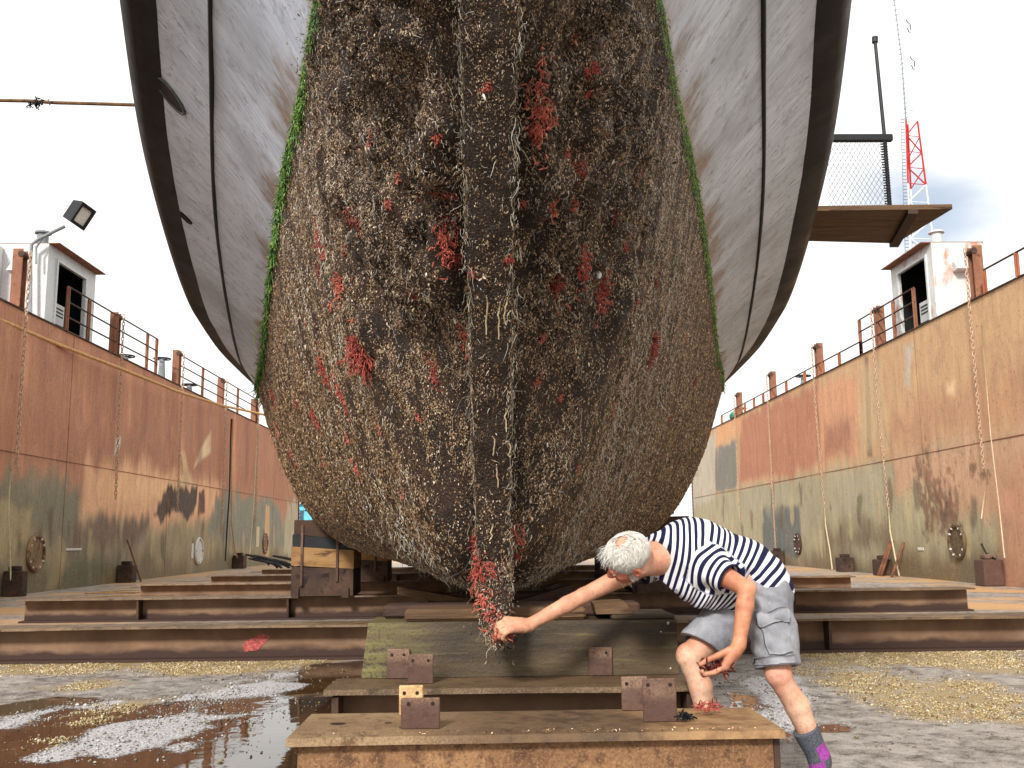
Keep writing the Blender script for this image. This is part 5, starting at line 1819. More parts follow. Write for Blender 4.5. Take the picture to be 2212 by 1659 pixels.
def sponge_mesh(c, n, rad, r, count, thick, spreadv):
    """a bush of branching fingers growing out of the hull and drooping"""
    m = MB()
    dn, cr = frames(n[None], r, .01)
    dn, cr = dn[0], cr[0]
    for k in range(count):
        p = c + cr * r.normal(0, spreadv[0] * .45) + dn * r.normal(0, spreadv[1] * .45) - n * .006
        d = n * r.uniform(.05, .45) + cr * r.normal(0, .8) + dn * r.uniform(-.5, 1.0)
        d /= np.linalg.norm(d)
        L = rad * r.uniform(.5, 1.3)
        pts = [p]
        for s in range(4):
            d = d + r.normal(0, .25, 3) + A([0, 0, -.16])
            d /= np.linalg.norm(d)
            pts.append(pts[-1] + d * L / 4)
        m.tube(pts, [thick, thick * .95, thick * .85, thick * .8, thick * .55], 5)
        for br in range(2):
            q = pts[2 + br]
            d2 = d + r.normal(0, .7, 3)
            d2 /= np.linalg.norm(d2)
            m.tube([q, q + d2 * L * .25, q + d2 * L * .4 + A([0, 0, -.1]) * L], [thick * .8, thick * .75, thick * .5], 5)
    return m


SP = [(1225, 330, 10, 26), (1240, 440, 12, 20), (1330, 470, 8, 22), (1285, 700, 10, 16), (1370, 660, 8, 20), (1160, 820, 8, 18), (860, 380, 12, 22), (905, 430, 10, 26), (715, 660, 12, 22), (760, 690, 10, 22), (660, 700, 8, 18), (820, 930, 10, 18), (905, 905, 8, 18), (870, 1070, 10, 14), (700, 1000, 10, 18), (640, 870, 12, 22), (1100, 560, 8, 16), (1020, 590, 8, 14), (1210, 860, 8, 12), (1480, 730, 8, 14), (1450, 900, 8, 16), (1195, 120, 10, 24), (1240, 90, 8, 18), (945, 300, 10, 18), (800, 300, 8, 18), (745, 540, 14, 26), (690, 590, 10, 26), (1050, 185, 12, 12), (1130, 440, 8, 20), (1165, 225, 40, 130), (1150, 285, 22, 40), (1283, 148, 20, 34), (1272, 200, 12, 24), (962, 420, 24, 70), (966, 500, 36, 90), (985, 555, 20, 34), (690, 505, 22, 60), (700, 545, 16, 24), (745, 462, 18, 44), (775, 480, 34, 44),
      (733, 612, 22, 46), (780, 748, 58, 58), (786, 790, 26, 34), (702, 800, 30, 48), (738, 850, 24, 56), (685, 908, 24, 34), (938, 805, 20, 60), (1000, 722, 20, 26), (1010, 765, 10, 18), (1196, 598, 34, 66), (1300, 610, 34, 70),
      (1262, 570, 24, 60), (1412, 750, 30, 52), (1350, 532, 18, 28), (1500, 820, 34, 14), (1176, 725, 10, 24), (1325, 882, 12, 24), (897, 640, 12, 40), (770, 1008, 20, 34), (592, 858, 20, 40), (632, 985, 16, 34), (600, 930, 16, 30),
      (1255, 372, 18, 40), (1192, 440, 18, 40), (1382, 372, 16, 24), (1520, 985, 12, 22), (1420, 600, 10, 24), (1028, 1175, 26, 56), (1040, 1232, 30, 56), (1048, 1290, 24, 40), (1032, 1310, 18, 24), (1116, 1150, 16, 36), (1112, 1200, 14, 34),
      (1066, 1336, 20, 34), (1085, 1352, 18, 20), (750, 940, 16, 24), (840, 440, 10, 16), (1250, 1010, 8, 14)]
r = np.random.default_rng(21)
for (u, v_, wu, hv) in SP:
    h = hit(u, v_)
    if h is None:
        continue
    c, n = h
    k = np.linalg.norm(c - C0) / FPX
    sw, sh = wu * k * 1.1, hv * k * 1.15
    cnt = int(np.clip(wu * hv / 17, 22, 130))
    flat_ = v_ < 1120 and not (735 < v_ < 800 and u < 800)
    m = sponge_mesh(c + n * (.003 if flat_ else 0), n, np.clip(.5 * min(sw, sh) + .016, .026, .085) * (.62 if flat_ else .9), r, cnt, .0027 * max(1, c[1] / 3.6), (sw * (.66 if flat_ else .62), sh * (.70 if flat_ else .62)))
    obj('red_sponge', m, M['sponge'], SHIP, True)

# a few white shells standing out
for (u, v_, s) in ((1046, 206, 9), (1295, 590, 14), (1035, 560, 5), (985, 690, 5), (910, 510, 6), (1180, 960, 5)):
    h = hit(u, v_)
    if h:
        c, n = h
        k = np.linalg.norm(c - C0) / FPX * s
        V, Fs, _ = shells(c[None] + n[None] * k * .8, n[None], A([k]), r, .3, .2)
        o = MB().add(V, Fs)
        obj('white_shell', o, M['anode'], SHIP, True)

# long pale streaming lines of worm tubes hanging on the stem face
m = MB()
for (u, v0, v1) in ((1052, 640, 720), (1078, 650, 730), (1068, 940, 980), (1075, 1000, 1050), (1092, 880, 930), (1098, 950, 985), (1062, 1130, 1165), (1118, 300, 370), (1090, 640, 700)):
    pts = []
    for v_ in np.linspace(v0, v1, 7):
        h = hit(u + rng.normal(0, 2), v_)
        if h:
            pts.append(h[0] + h[1] * .012)
    if len(pts) > 2:
        obj('worm_streamer', MB().tube(pts, [.003] * (len(pts) - 1) + [.0012], 5), M['line'], SHIP, True)

# hawse holes in the grey sides
M['chrome'] = mat_var('hawse_lip', srgb(70, 72, 76), srgb(110, 112, 116), 5, (1, 1, 1), None, 30, rough=.4)
for (u, v_, L, sx) in ((369, 205, .28, -1), (1757, 205, .26, 1), (1722, 455, .12, 1), (402, 470, .12, -1)):
    h = hit(u, v_, BT)
    if h is None:
        continue
    c, n = h
    al = A([0, 0, 1.0]) - n * n[2]
    al /= np.linalg.norm(al)
    cr = np.cross(n, al)
    m = MB().ring(c + n * .006, al * L * .55, cr * L * .40, .013, 28, 6)
    o = obj('hawse_hole', m, M['chrome'] if L > .2 else M['black'], SHIP, True)
    V = [c + n * .008 + al * L * .54 * math.cos(a) + cr * L * .39 * math.sin(a) for a in np.linspace(0, 6.283, 29)[:-1]]
    V2 = [p - n * .01 for p in V]
    obj('opening', MB().add(V + V2, [tuple(range(28))] + [(k, (k + 1) % 28, 28 + (k + 1) % 28, 28 + k) for k in range(28)]), M['rubber'], o)

# boarding platform fixed to the starboard strake
zp = 4.30
A1, A2, A3, A4 = atZ(1740, 455, zp), atZ(2058, 451, zp), atZ(1935, 526, zp), atZ(1700, 520, zp)
pr = thing('boarding_platform', 'brown plank boarding platform with a mesh rail on the right side of the hull', 'platform', tuple(.5 * (A1 + A2)))
th = A([0, 0, .05])
for k in range(3):
    f0, f1 = k / 3 + .004, (k + 1) / 3 - .004
    P = [A1 + (A4 - A1) * f0, A2 + (A3 - A2) * f0, A2 + (A3 - A2) * f1, A1 + (A4 - A1) * f1]
    obj('plank', MB().hexa(P + [p + th for p in P]), M['timber'], pr)
q0, q1 = A2 + (A1 - A2) * .27, A3 + (A4 - A3) * .02
dx_ = A([.05, 0, 0])
obj('cross_batten', MB().hexa([q0 - dx_ - th * .9, q0 + dx_ - th * .9, q1 + dx_ - th * .9, q1 - dx_ - th * .9, q0 - dx_ - th * .02, q0 + dx_ - th * .02, q1 + dx_ - th * .02, q1 - dx_ - th * .02]), M['timber_dark'], pr)
yp = A1[1] + .03
P0 = at(1922, 446, yp)
P1 = at(1911, 300, yp)
P2_ = at(1890, 86, yp)
obj('post', MB().tube([P0, P1, P2_], [.022, .02, .018], 8), M['blacksteel'], pr)
obj('post_cap', MB().tube([at(1890, 92, yp), at(1890, 80, yp)], .032, 8), M['blacksteel'], pr)
ra, rb = at(1800, 300, yp), at(1927, 297, yp)
obj('top_rail', MB().box((ra[0], yp - .03, ra[2] - .03), (rb[0], yp + .03, rb[2] + .03), .008), M['blacksteel'], pr)
m = MB()
xa, xb_, za, zb = at(1790, 440, yp)[0], P0[0] - .01, P0[2], ra[2]
st = .05
for k in range(-40, 60):
    for sgn in (1, -1):
        x_s = xa + k * st
        pts = []
        for (zz, xx) in ((za, x_s), (zb, x_s + sgn * (zb - za) * .62)):
            pts.append((xx, zz))
        (x0_, z0_), (x1_, z1_) = pts[0], pts[1]
        ts = [0.0, 1.0]
        lo_, hi_ = 0.0, 1.0
        dxx = x1_ - x0_
        tA, tB = sorted(((xa - x0_) / dxx, (xb_ - x0_) / dxx))
        lo_, hi_ = max(0, tA), min(1, tB)
        if hi_ - lo_ > .02:
            m.tube([(x0_ + dxx * lo_, yp, z0_ + (z1_ - z0_) * lo_), (x0_ + dxx * hi_, yp, z0_ + (z1_ - z0_) * hi_)], .0028, 3, False)
obj('wire_mesh', m, M['galv'], pr)
m = MB()
for k in range(26):
    z = P0[2] + (P1[2] - P0[2]) * k / 26
    x = P0[0] + (P1[0] - P0[0]) * k / 26
    m.ring((x - .012, yp, z), (.034, 0, 0), (0, .034, .01), .005, 8, 4)
obj('lashing', m, M['blacksteel'], pr)
# ------------------------------------------------------------------ the man
class SDF:
    """signed distance field on a grid with smooth unions, turned into one closed mesh by surface nets"""
    def __init__(self, lo, hi, h):
        self.lo, self.h = A(lo, float), h
        self.n = np.ceil((A(hi) - self.lo) / h).astype(int) + 1
        self.D = np.full(self.n, .25, np.float32)

    def _sub(self, lo, hi, mg):
        a = np.clip(np.floor((A(lo) - mg - self.lo) / self.h).astype(int), 0, self.n - 1)
        b = np.clip(np.ceil((A(hi) + mg - self.lo) / self.h).astype(int) + 1, 1, self.n)
        sl = tuple(slice(int(p), int(q)) for p, q in zip(a, b))
        ax = [self.lo[i] + self.h * np.arange(a[i], b[i]) for i in range(3)]
        return sl, np.stack(np.meshgrid(*ax, indexing='ij'), -1)

    def join(self, sl, d, k):
        D = self.D[sl]
        if k <= 0:
            self.D[sl] = np.minimum(D, d)
        else:
            hh = np.clip(.5 + .5 * (d - D) / k, 0, 1)
            self.D[sl] = d * (1 - hh) + D * hh - k * hh * (1 - hh)

    def cone(self, a, b, ra, rb, k=.02, flat=None):
        """round cone a-b; flat=(unit vector, factor) squeezes it along a direction"""
        a, b = A(a, float), A(b, float)
        R_ = max(ra, rb)
        sl, P = self._sub(np.minimum(a, b) - R_ * 1.6, np.maximum(a, b) + R_ * 1.6, k + .03)
        ab = b - a
        q = P - a
        t_ = np.clip((q @ ab) / (ab @ ab + 1e-12), 0, 1)
        d = q - t_[..., None] * ab
        if flat is not None:
            n, f = A(flat[0], float), flat[1]
            d = d + (d @ n)[..., None] * n * (1 / f - 1)
            dist = np.linalg.norm(d, axis=-1) - (ra + (rb - ra) * t_)
            dist = dist * min(1, f)
        else:
            dist = np.linalg.norm(d, axis=-1) - (ra + (rb - ra) * t_)
        self.join(sl, dist, k)

    def ell(self, c, rad, axes, k=.02, sub=False):
        c = A(c, float)
        R_ = max(rad)
        sl, P = self._sub(c - R_, c + R_, k + .03)
        q = (P - c) @ A(axes).T / A(rad)
        l = np.linalg.norm(q, axis=-1)
        d = (l - 1) * min(rad) * (1.0 if min(rad) > .5 * max(rad) else 1.3)
        if sub:
            D = self.D[sl]
            self.D[sl] = np.maximum(D, -d)
        else:
            self.join(sl, d, k)

    def allpts(self):
        ax = [self.lo[i] + self.h * np.arange(self.n[i]) for i in range(3)]
        return np.stack(np.meshgrid(*ax, indexing='ij'), -1)

    def cut(self, p, n, sl=None):
        """keep the side behind the plane (n points to what is removed)"""
        P = self.allpts()
        d = (P - A(p)) @ (A(n) / np.linalg.norm(n))
        self.D = np.maximum(self.D, d.astype(np.float32))

    def mesh(self):
        D = self.D
        S = D < 0
        c = [S[i:S.shape[0] - 1 + i, j:S.shape[1] - 1 + j, k:S.shape[2] - 1 + k] for i in (0, 1) for j in (0, 1) for k in (0, 1)]
        cnt = sum(x.astype(np.int8) for x in c)
        act = np.argwhere((cnt > 0) & (cnt < 8))
        idm = -np.ones(cnt.shape, np.int64)
        idm[tuple(act.T)] = np.arange(len(act))
        acc = np.zeros((len(act), 3))
        w_ = np.zeros(len(act))
        cor = [A([i, j, k]) for i in (0, 1) for j in (0, 1) for k in (0, 1)]
        vals = [D[tuple((act + o).T)] for o in cor]
        for a in range(8):
            for b in range(a + 1, 8):
                if np.abs(cor[a] - cor[b]).sum() != 1:
                    continue
                m = (vals[a] < 0) != (vals[b] < 0)
                t_ = vals[a][m] / (vals[a][m] - vals[b][m])
                acc[m] += cor[a] + t_[:, None] * (cor[b] - cor[a])
                w_[m] += 1
        V = self.lo + (act + acc / w_[:, None]) * self.h
        Fs = []
        for ax in range(3):
            o1, o2 = [k for k in range(3) if k != ax]
            sh = [slice(None)] * 3
            s0, s1 = list(sh), list(sh)
            s0[ax], s1[ax] = slice(0, -1), slice(1, None)
            e = S[tuple(s0)] != S[tuple(s1)]
            E_ = np.argwhere(e)
            E_ = E_[(E_[:, o1] > 0) & (E_[:, o2] > 0) & (E_[:, o1] < cnt.shape[o1]) & (E_[:, o2] < cnt.shape[o2])]
            q = []
            for (p, r_) in ((1, 1), (0, 1), (0, 0), (1, 0)):
                c_ = E_.copy()
                c_[:, o1] -= p
                c_[:, o2] -= r_
                q.append(idm[tuple(c_.T)])
            q = np.stack(q, 1)
            fl = S[tuple(E_.T)]
            if ax == 1:
                fl = ~fl
            q[~fl] = q[~fl][:, ::-1]
            Fs.append(q[(q >= 0).all(1)])
        return V, np.concatenate(Fs)


def Z5(x, y, Y):
    return at(1216.6 + x / 2.8127, 1069 + y / 2.8127, Y)


def nrm(v):
    v = A(v, float)
    return v / np.linalg.norm(v)


# joints
HF, HL, HU = nrm([-.865, .185, -.467]), nrm([.22, -.697, -.682]), nrm([-.452, -.692, .563])
HO = Z5(400, 388, 3.97)
shL, shR = Z5(850, 425, 3.95), Z5(555, 400, 4.24)
elL, wrL = Z5(1118, 572, 3.80), Z5(1066, 915, 3.78)
elR, wrR = Z5(125, 612, 4.17), at(1140, 1351, 4.10)
neck0 = Z5(610, 365, 4.08)
chest = Z5(790, 345, 4.10)
belly = Z5(960, 440, 4.10)
waist = Z5(1090, 480, 4.09)
pelv = Z5(1195, 585, 4.07)
hipL, hipR = Z5(1235, 640, 3.97), Z5(1110, 655, 4.14)
knL, anL = Z5(1312, 1095, 3.90), Z5(1575, 1640, 3.95)
knR, anR = Z5(768, 985, 4.04), Z5(905, 1500, 4.05)
anL[2] = max(anL[2], .09)
anR[2] = max(anR[2], .09)

lo = np.min([HO, shL, shR, elR, wrR, anL, anR, pelv], axis=0) - .22
hi = np.max([HO, shL, shR, elL, wrL, anL, pelv, chest], axis=0) + .22
lo[2] = -.01
S_ = SDF(lo, hi, .0052)
torso_side = nrm(shL - shR)
# trunk
S_.cone(chest, neck0, .115, .075, .03, (torso_side, 1.35))
S_.cone(chest, belly, .118, .115, .04, (torso_side, 1.35))
S_.cone(belly, waist, .112, .11, .04, (torso_side, 1.35))
S_.cone(waist, pelv, .11, .12, .04, (A([0, 1, 0]), 1.3))
S_.cone(shL, chest, .052, .08, .04)
S_.cone(shR, chest, .052, .08, .04)
# neck and head
nb = HO - HU * .055 - HF * .028
S_.cone(neck0, nb, .060, .048, .03)
S_.cone(neck0 + HU * 0.0 + A([0.01, 0, -.03]), nb + HF * .035, .045, .040, .03)
HA = A([HF, HL, HU])
HS = .88
hp = lambda f, l, u: HO + (HF * f + HL * l + HU * u) * HS
S_.ell(hp(-.008, 0, .042), (.087, .069, .078), HA, .02)
S_.ell(hp(.035, 0, -.03), (.053, .050, .066), HA, .03)
S_.cone(hp(.05, 0, -.075), hp(.072, 0, -.098), .034, .022, .02)                   # jaw and chin
S_.cone(hp(.0, .05, -.055), hp(.062, .012, -.098), .016, .018, .02)
S_.cone(hp(.0, -.05, -.055), hp(.062, -.012, -.098), .016, .018, .02)
S_.cone(hp(.088, .034, .016), hp(.092, -.034, .016), .014, .014, .015)             # brow
S_.cone(hp(.096, 0, .002), hp(.116, 0, -.036), .009, .0135, .010)                  # nose
S_.cone(hp(.106, .012, -.04), hp(.106, -.012, -.04), .009, .009, .008)
for sg in (1, -1):
    S_.ell(hp(.083, sg * .031, .0), (.013, .013, .012), HA, .004)
    S_.ell(hp(.062, sg * .048, -.028), (.026, .017, .022), HA, .02)                # cheek
    S_.ell(hp(-.006, sg * .081, -.012), (.019, .011, .032), HA, .006)              # ear
    S_.ell(hp(.001, sg * .092, -.010), (.009, .007, .017), HA, 0, True)
S_.cone(hp(.094, .02, -.066), hp(.094, -.02, -.066), .0085, .0085, .008)           # lips
S_.cone(hp(.089, .018, -.077), hp(.089, -.018, -.077), .008, .008, .006)
for sg in (1, -1):                                                                   # neck cords
    S_.cone(hp(-.03, sg * .058, -.05), neck0 + nrm(neck0 - chest) * .02 + A([-.02, 0, -.05 if sg > 0 else .0]), .013, .012, .022)


def arm(sh, el_, wr, r0, r1, r2, r3):
    S_.cone(sh, sh + (el_ - sh) * .45, r0, r0 * .96, .02)
    S_.cone(sh + (el_ - sh) * .45, el_, r0 * .96, r1, .010)
    S_.cone(el_, el_ + (wr - el_) * .3, r1, r1 * 1.06, .010)
    S_.cone(el_ + (wr - el_) * .3, wr, r1 * 1.06, r3, .006)


arm(shL, elL, wrL, .044, .033, .035, .0245)
arm(shR, elR, wrR, .044, .033, .035, .024)
S_.cone(elL + nrm(elL - .5 * (shL + wrL)) * .006, elL + nrm(elL - .5 * (shL + wrL)) * .012, .024, .018, .02)


def finger(pts, r0, r1):
    for i in range(len(pts) - 1):
        f0, f1 = i / (len(pts) - 1), (i + 1) / (len(pts) - 1)
        S_.cone(pts[i], pts[i + 1], r0 + (r1 - r0) * f0, r0 + (r1 - r0) * f1, .004)


# reaching hand: a grip with the knuckles toward the hull, fingers curled down round the red growth
hd = nrm(at(1098, 1350, 4.06) - wrR)             # along the hand
hu = nrm(A([0.10, -.55, .83]) - hd * (A([0.10, -.55, .83]) @ hd))      # back of the hand
hs = np.cross(hd, hu)                            # across the knuckles
if hs[1] > 0:
    hs = -hs                                     # toward the camera = little-finger side shown
kn = wrR + hd * .088
S_.cone(wrR, wrR + hd * .03, .027, .030, .02, (hu, .75))
S_.cone(wrR + hd * .025 - hs * .018, kn - hs * .030, .021, .018, .012)
S_.cone(wrR + hd * .025, kn, .021, .018, .012)
S_.cone(wrR + hd * .025 + hs * .018, kn + hs * .028, .021, .017, .012)
for i, (o_, L) in enumerate(((-.033, .040), (-.011, .045), (.012, .042), (.033, .034))):
    b0 = kn + hs * o_
    p1 = b0 + hd * L * .75 - hu * L * .55
    p2 = p1 + hd * L * .02 - hu * L * .72
    p3 = p2 - hd * L * .45 - hu * L * .25
    finger([b0, p1, p2, p3], .0105, .0082)
tb = wrR + hd * .03 - hs * .030 - hu * .004
finger([tb, tb + hd * .03 - hs * .012 - hu * .018, tb + hd * .062 - hs * .004 - hu * .026, tb + hd * .082 + hs * .010 - hu * .030], .0135, .0095)
GRIPR = kn + hd * .012 - hu * .040

# hanging hand holding a dark red handful
h2 = nrm(Z5(985, 1055, 3.80) - wrL)
bk = nrm(A([.80, -.45, -.25]) - h2 * (A([.80, -.45, -.25]) @ h2))
sd = np.cross(h2, bk)
if sd[2] < 0:
    sd = -sd
kn2 = wrL + h2 * .092
S_.cone(wrL, wrL + h2 * .03, .028, .031, .02, (bk, .78))
for o_ in (-.028, -.009, .010, .028):
    S_.cone(wrL + h2 * .028 + sd * o_ * .6, kn2 + sd * o_, .0195, .0165, .012)
fw2 = nrm(A([-1, .0, -.12]))
for i, (o_, L) in enumerate(((.030, .040), (.010, .046), (-.011, .043), (-.031, .034))):
    b0 = kn2 + sd * o_
    p1 = b0 + h2 * L * .55 + fw2 * L * .75
    p2 = p1 + fw2 * L * .85 + h2 * L * .05
    p3 = p2 + fw2 * L * .45 - h2 * L * .40
    finger([b0, p1, p2, p3], .0108, .0084)
tb = wrL + h2 * .03 - bk * .016 + sd * .026
finger([tb, tb + fw2 * .036 + h2 * .020, tb + fw2 * .066 + h2 * .032, tb + fw2 * .086 + h2 * .050], .0135, .0095)
GRIPL = kn2 + fw2 * .045 - h2 * .006

# legs
for (hp_, kn_, an_, fwd) in ((hipL, knL, anL, nrm([-1, -.15, 0])), (hipR, knR, anR, nrm([-1, -.05, 0]))):
    S_.cone(hp_, kn_, .078, .049, .02)
    S_.cone(kn_, kn_ + (an_ - kn_) * .12, .049, .044, .01)
    S_.cone(kn_ + (an_ - kn_) * .10, kn_ + (an_ - kn_) * .35 - fwd * .014, .043, .048, .008)
    S_.cone(kn_ + (an_ - kn_) * .35 - fwd * .012, kn_ + (an_ - kn_) * .95, .048, .031, .008)
    S_.ell(kn_ + fwd * .018 + A([0, -.004, .01]), (.034, .034, .042), np.eye(3), .02)
    S_.cone(an_, an_ * A([1, 1, 0]) + A([0, 0, .045]), .036, .036, .02)
    S_.cone(an_ * A([1, 1, 0]) + A([0, 0, .045]) - fwd * .04, an_ * A([1, 1, 0]) + A([0, 0, .035]) + fwd * .15, .036, .028, .02)
V, Fs = S_.mesh()
MAN = thing('person', 'white haired man in striped T-shirt and grey shorts bending to touch the stem', 'person', (pelv[0], pelv[1], 0))
t = NT('skin')
n1, n2, n3 = t.noise(9, 4), t.noise(60, 4), t.noise(220, 2)
tan = t.attr('tan').outputs['Fac']
c = t.mix(t.rng(n1, .38, .66), t.mix(tan, srgb(226, 184, 156), srgb(206, 146, 112)), t.mix(tan, srgb(206, 152, 124), srgb(174, 108, 80)))
c = t.mix(t.rng(n2, .55, .70, 0, .5), c, srgb(166, 96, 74))
c = t.mix(t.rng(n3, .60, .70, 0, .4), c, srgb(150, 92, 72))
c = t.mix(t.attr('flush').outputs['Fac'], c, srgb(196, 110, 92))
M['skin'] = t.fin(c, .5, t.math('ADD', n2, n3), .25, .004, spec=.35)
t.put(t.b.inputs['Subsurface Weight'], .12)
t.put(t.b.inputs['Subsurface Radius'], (.012, .005, .003))
dface = np.linalg.norm(V - hp(.06, .02, -.02), axis=1)
flush = sstep(.12, .05, dface) * .75 + sstep(.10, .04, np.linalg.norm(V - knL, axis=1)) * .35 + sstep(.03, .015, np.linalg.norm(V - hp(0, .085, -.012), axis=1)) * .4
V = V + (fbm(V, 26, 4, 500) - .5)[:, None] * .005 * nrm([0, -1, .3])
body = mesh_np('body', V, Fs, M['skin'], MAN, True, {'flush': np.clip(flush, 0, 1), 'tan': sstep(.62, .70, V[:, 2]) * (0.6 - .15 * sstep(.9, 1.0, V[:, 2])) * (1 - .9 * sstep(.10, .05, np.linalg.norm(V - hp(-.02, 0, .12), axis=1))) + sstep(.30, .45, V[:, 2]) * sstep(wrL[0] + .11, wrL[0] + .02, V[:, 0]) * sstep(3.95, 3.88, V[:, 1]) * .6})
em = MB()
eye_m = mat_var('eye', srgb(60, 50, 46), srgb(90, 80, 74), 30)
eb = MB()
for sg in (1, -1):
    for j in range(10):
        q = hp(.097 - .0014 * j, sg * (.014 + .0042 * j), .014 - .0005 * j)
        eb.tube([q, q + HF * .010 + HL * sg * .004 + HU * .003], .0012, 4)
M['hairm'] = (lambda t: t.fin(t.mix(t.attr('shade').outputs['Fac'], srgb(190, 182, 168), srgb(248, 246, 240)), .5))(NT('white_hair'))
obj('eyebrows', eb, M['hairm'], body)

# hair: swept strands over the skull, thin at the crown
rh = np.random.default_rng(5)
m = MB()
cr0 = hp(-.025, .0, .128)
hc = hp(-.008, 0, .042)
rad3 = A([.089, .071, .080])


def on_skull(d, lift=1.0):
    """d in head axes (unit) -> point just outside the skull"""
    return hc + HA.T @ (d * rad3 * lift)


V_, F_, cnt = [], [], 0
for k in range(3600):
    th_ = rh.uniform(0, 6.283)
    ph = math.acos(1 - rh.uniform(.05, 1.22))           # angle from the crown
    d0 = A([math.sin(ph) * math.cos(th_) - .18 * math.cos(ph), math.sin(ph) * math.sin(th_), math.cos(ph)])
    d0 /= np.linalg.norm(d0)
    f, l, u = d0
    if f > .52 and u < .55:                              # face
        continue
    if u < -.45 and f > -.2 and abs(l) > .6:             # around the ears
        continue
    if u < -.72:
        continue
    if ph < .5 and rh.random() < .22 - .3 * ph:
        continue
    flow = A([.30 + .9 * max(0, f), .25 * math.copysign(1, l) * (1 if abs(l) > .2 else .3), -.9 if ph > .5 else -.2]) + rh.normal(0, .38, 3)
    L = rh.uniform(.03, .075) * (1.25 if f > .3 else 1.0)
    pts, d = [], d0.copy()
    lift = 1.0 + rh.uniform(.01, .09)
    for s in range(5):
        pts.append(on_skull(d, lift + .012 * s * rh.uniform(.2, 1.2)))
        fl = flow - d * (flow @ d)
        d = d + fl * (L / 5 / .085)
        d /= np.linalg.norm(d)
    wd = rh.uniform(.0012, .0024)
    nn_ = HA.T @ d0
    for s, p in enumerate(pts):
        tg = pts[min(s + 1, 4)] - pts[max(s - 1, 0)]
        sdv = np.cross(tg, nn_)
        sdv /= np.linalg.norm(sdv) + 1e-9
        w_ = wd * (1 - .75 * s / 4)
        V_ += [p - sdv * w_, p + sdv * w_, p + nn_ * w_ * .9]
    for s in range(4):
        for q in range(3):
            F_.append((cnt + s * 3 + q, cnt + s * 3 + (q + 1) % 3, cnt + s * 3 + 3 + (q + 1) % 3, cnt + s * 3 + 3 + q))
    cnt += 15
for k in range(60):                                      # wisps blown forward off the forehead
    d0 = nrm([.62 + rh.normal(0, .12), rh.uniform(-.55, .55), .62 + rh.normal(0, .12)])
    p = on_skull(d0, 1.02)
    dirn = nrm(HF * .5 + HL * rh.normal(0, .35) + HU * rh.uniform(-.2, .5))
    pts = [p]
    for s in range(4):
        dirn = nrm(dirn + A([0, 0, -.32]) + rh.normal(0, .12, 3))
        pts.append(pts[-1] + dirn * rh.uniform(.010, .017))
    for s, q in enumerate(pts):
        w_ = .0011 * (1 - .6 * s / 4)
        V_ += [q + HL * w_, q - HL * w_, q + HU * w_]
    for s in range(4):
        for q in range(3):
            F_.append((cnt + s * 3 + q, cnt + s * 3 + (q + 1) % 3, cnt + s * 3 + 3 + (q + 1) % 3, cnt + s * 3 + 3 + q))
    cnt += 15
for k in range(110):                                     # short sideburn and stubble beard on the jaw
    sg = 1 if rh.random() < .7 else -1
    q = hp(.018 + rh.uniform(-.012, .02), sg * rh.uniform(.066, .074), rh.uniform(-.06, -.005))
    if k > 80:
        q = hp(rh.uniform(.05, .095), sg * rh.uniform(0, .035), rh.uniform(-.125, -.10))
    e = q + HL * sg * .004 - HU * .012 + rh.normal(0, .003, 3)
    V_ += [q + HF * .0015, q - HF * .0015, q + HL * sg * .003, e + HF * .0006, e - HF * .0006, e + HL * sg * .001]
    for a in range(3):
        F_.append((cnt + a, cnt + (a + 1) % 3, cnt + 3 + (a + 1) % 3, cnt + 3 + a))
    cnt += 6
V_ = A(V_)
sh_ = np.clip(.75 + .9 * (vnoise(V_, 70, 8) - .5) + .8 * (vnoise(V_, 240, 9) - .5), 0, 1)
mesh_np('hair', V_, A(F_), M['hairm'], MAN, True, {'shade': sh_})

# ---- T-shirt
lo2 = np.min([shL, shR, chest, belly, pelv, elL], axis=0) - .24
hi2 = np.max([shL, shR, chest, belly, pelv, elL], axis=0) + .22
T_ = SDF(lo2, hi2, .0052)
T_.cone(chest, neck0, .130, .098, .03, (torso_side, 1.34))
T_.cone(chest, belly, .134, .132, .05, (torso_side, 1.34))
T_.cone(belly, waist, .132, .128, .05, (torso_side, 1.34))
T_.cone(waist, pelv, .128, .134, .05, (A([0, 1, 0]), 1.34))
T_.cone(Z5(640, 480, 4.0), Z5(860, 560, 4.02), .055, .075, .06)          # cloth hanging under chest and belly
T_.cone(Z5(860, 560, 4.02), Z5(1010, 590, 4.02), .075, .06, .06)
T_.cone(shL, chest, .075, .10, .05)
T_.cone(shR, chest, .075, .10, .05)
slL = shL + (elL - shL) * .62
T_.cone(shL - (elL - shL) * .05, slL, .066, .063, .03)
slR = shR + (elR - shR) * .22
T_.cone(shR, slR, .072, .078, .03)
P = T_.allpts().reshape(-1, 3)
sp = [Z5(430, 260, 4.1), Z5(600, 330, 4.1), Z5(800, 365, 4.1), Z5(960, 420, 4.1), Z5(1090, 500, 4.09), Z5(1190, 610, 4.08), Z5(1260, 760, 4.08)]


def along(Q, pts):
    """arc length of the nearest point on a polyline, softly blended"""
    Ls = np.concatenate([[0], np.cumsum([np.linalg.norm(pts[i + 1] - pts[i]) for i in range(len(pts) - 1)])])
    num, den = 0, 0
    for i in range(len(pts) - 1):
        a, b = pts[i], pts[i + 1]
        ab = b - a
        t_ = np.clip(((Q - a) @ ab) / (ab @ ab), 0 if i else -1, 1 if i < len(pts) - 2 else 2)
        d = np.linalg.norm(Q - a - t_[:, None] * ab, axis=1)
        w_ = np.exp(-d * 40)
        num = num + w_ * (Ls[i] + t_ * np.linalg.norm(ab))
        den = den + w_
    return num / den


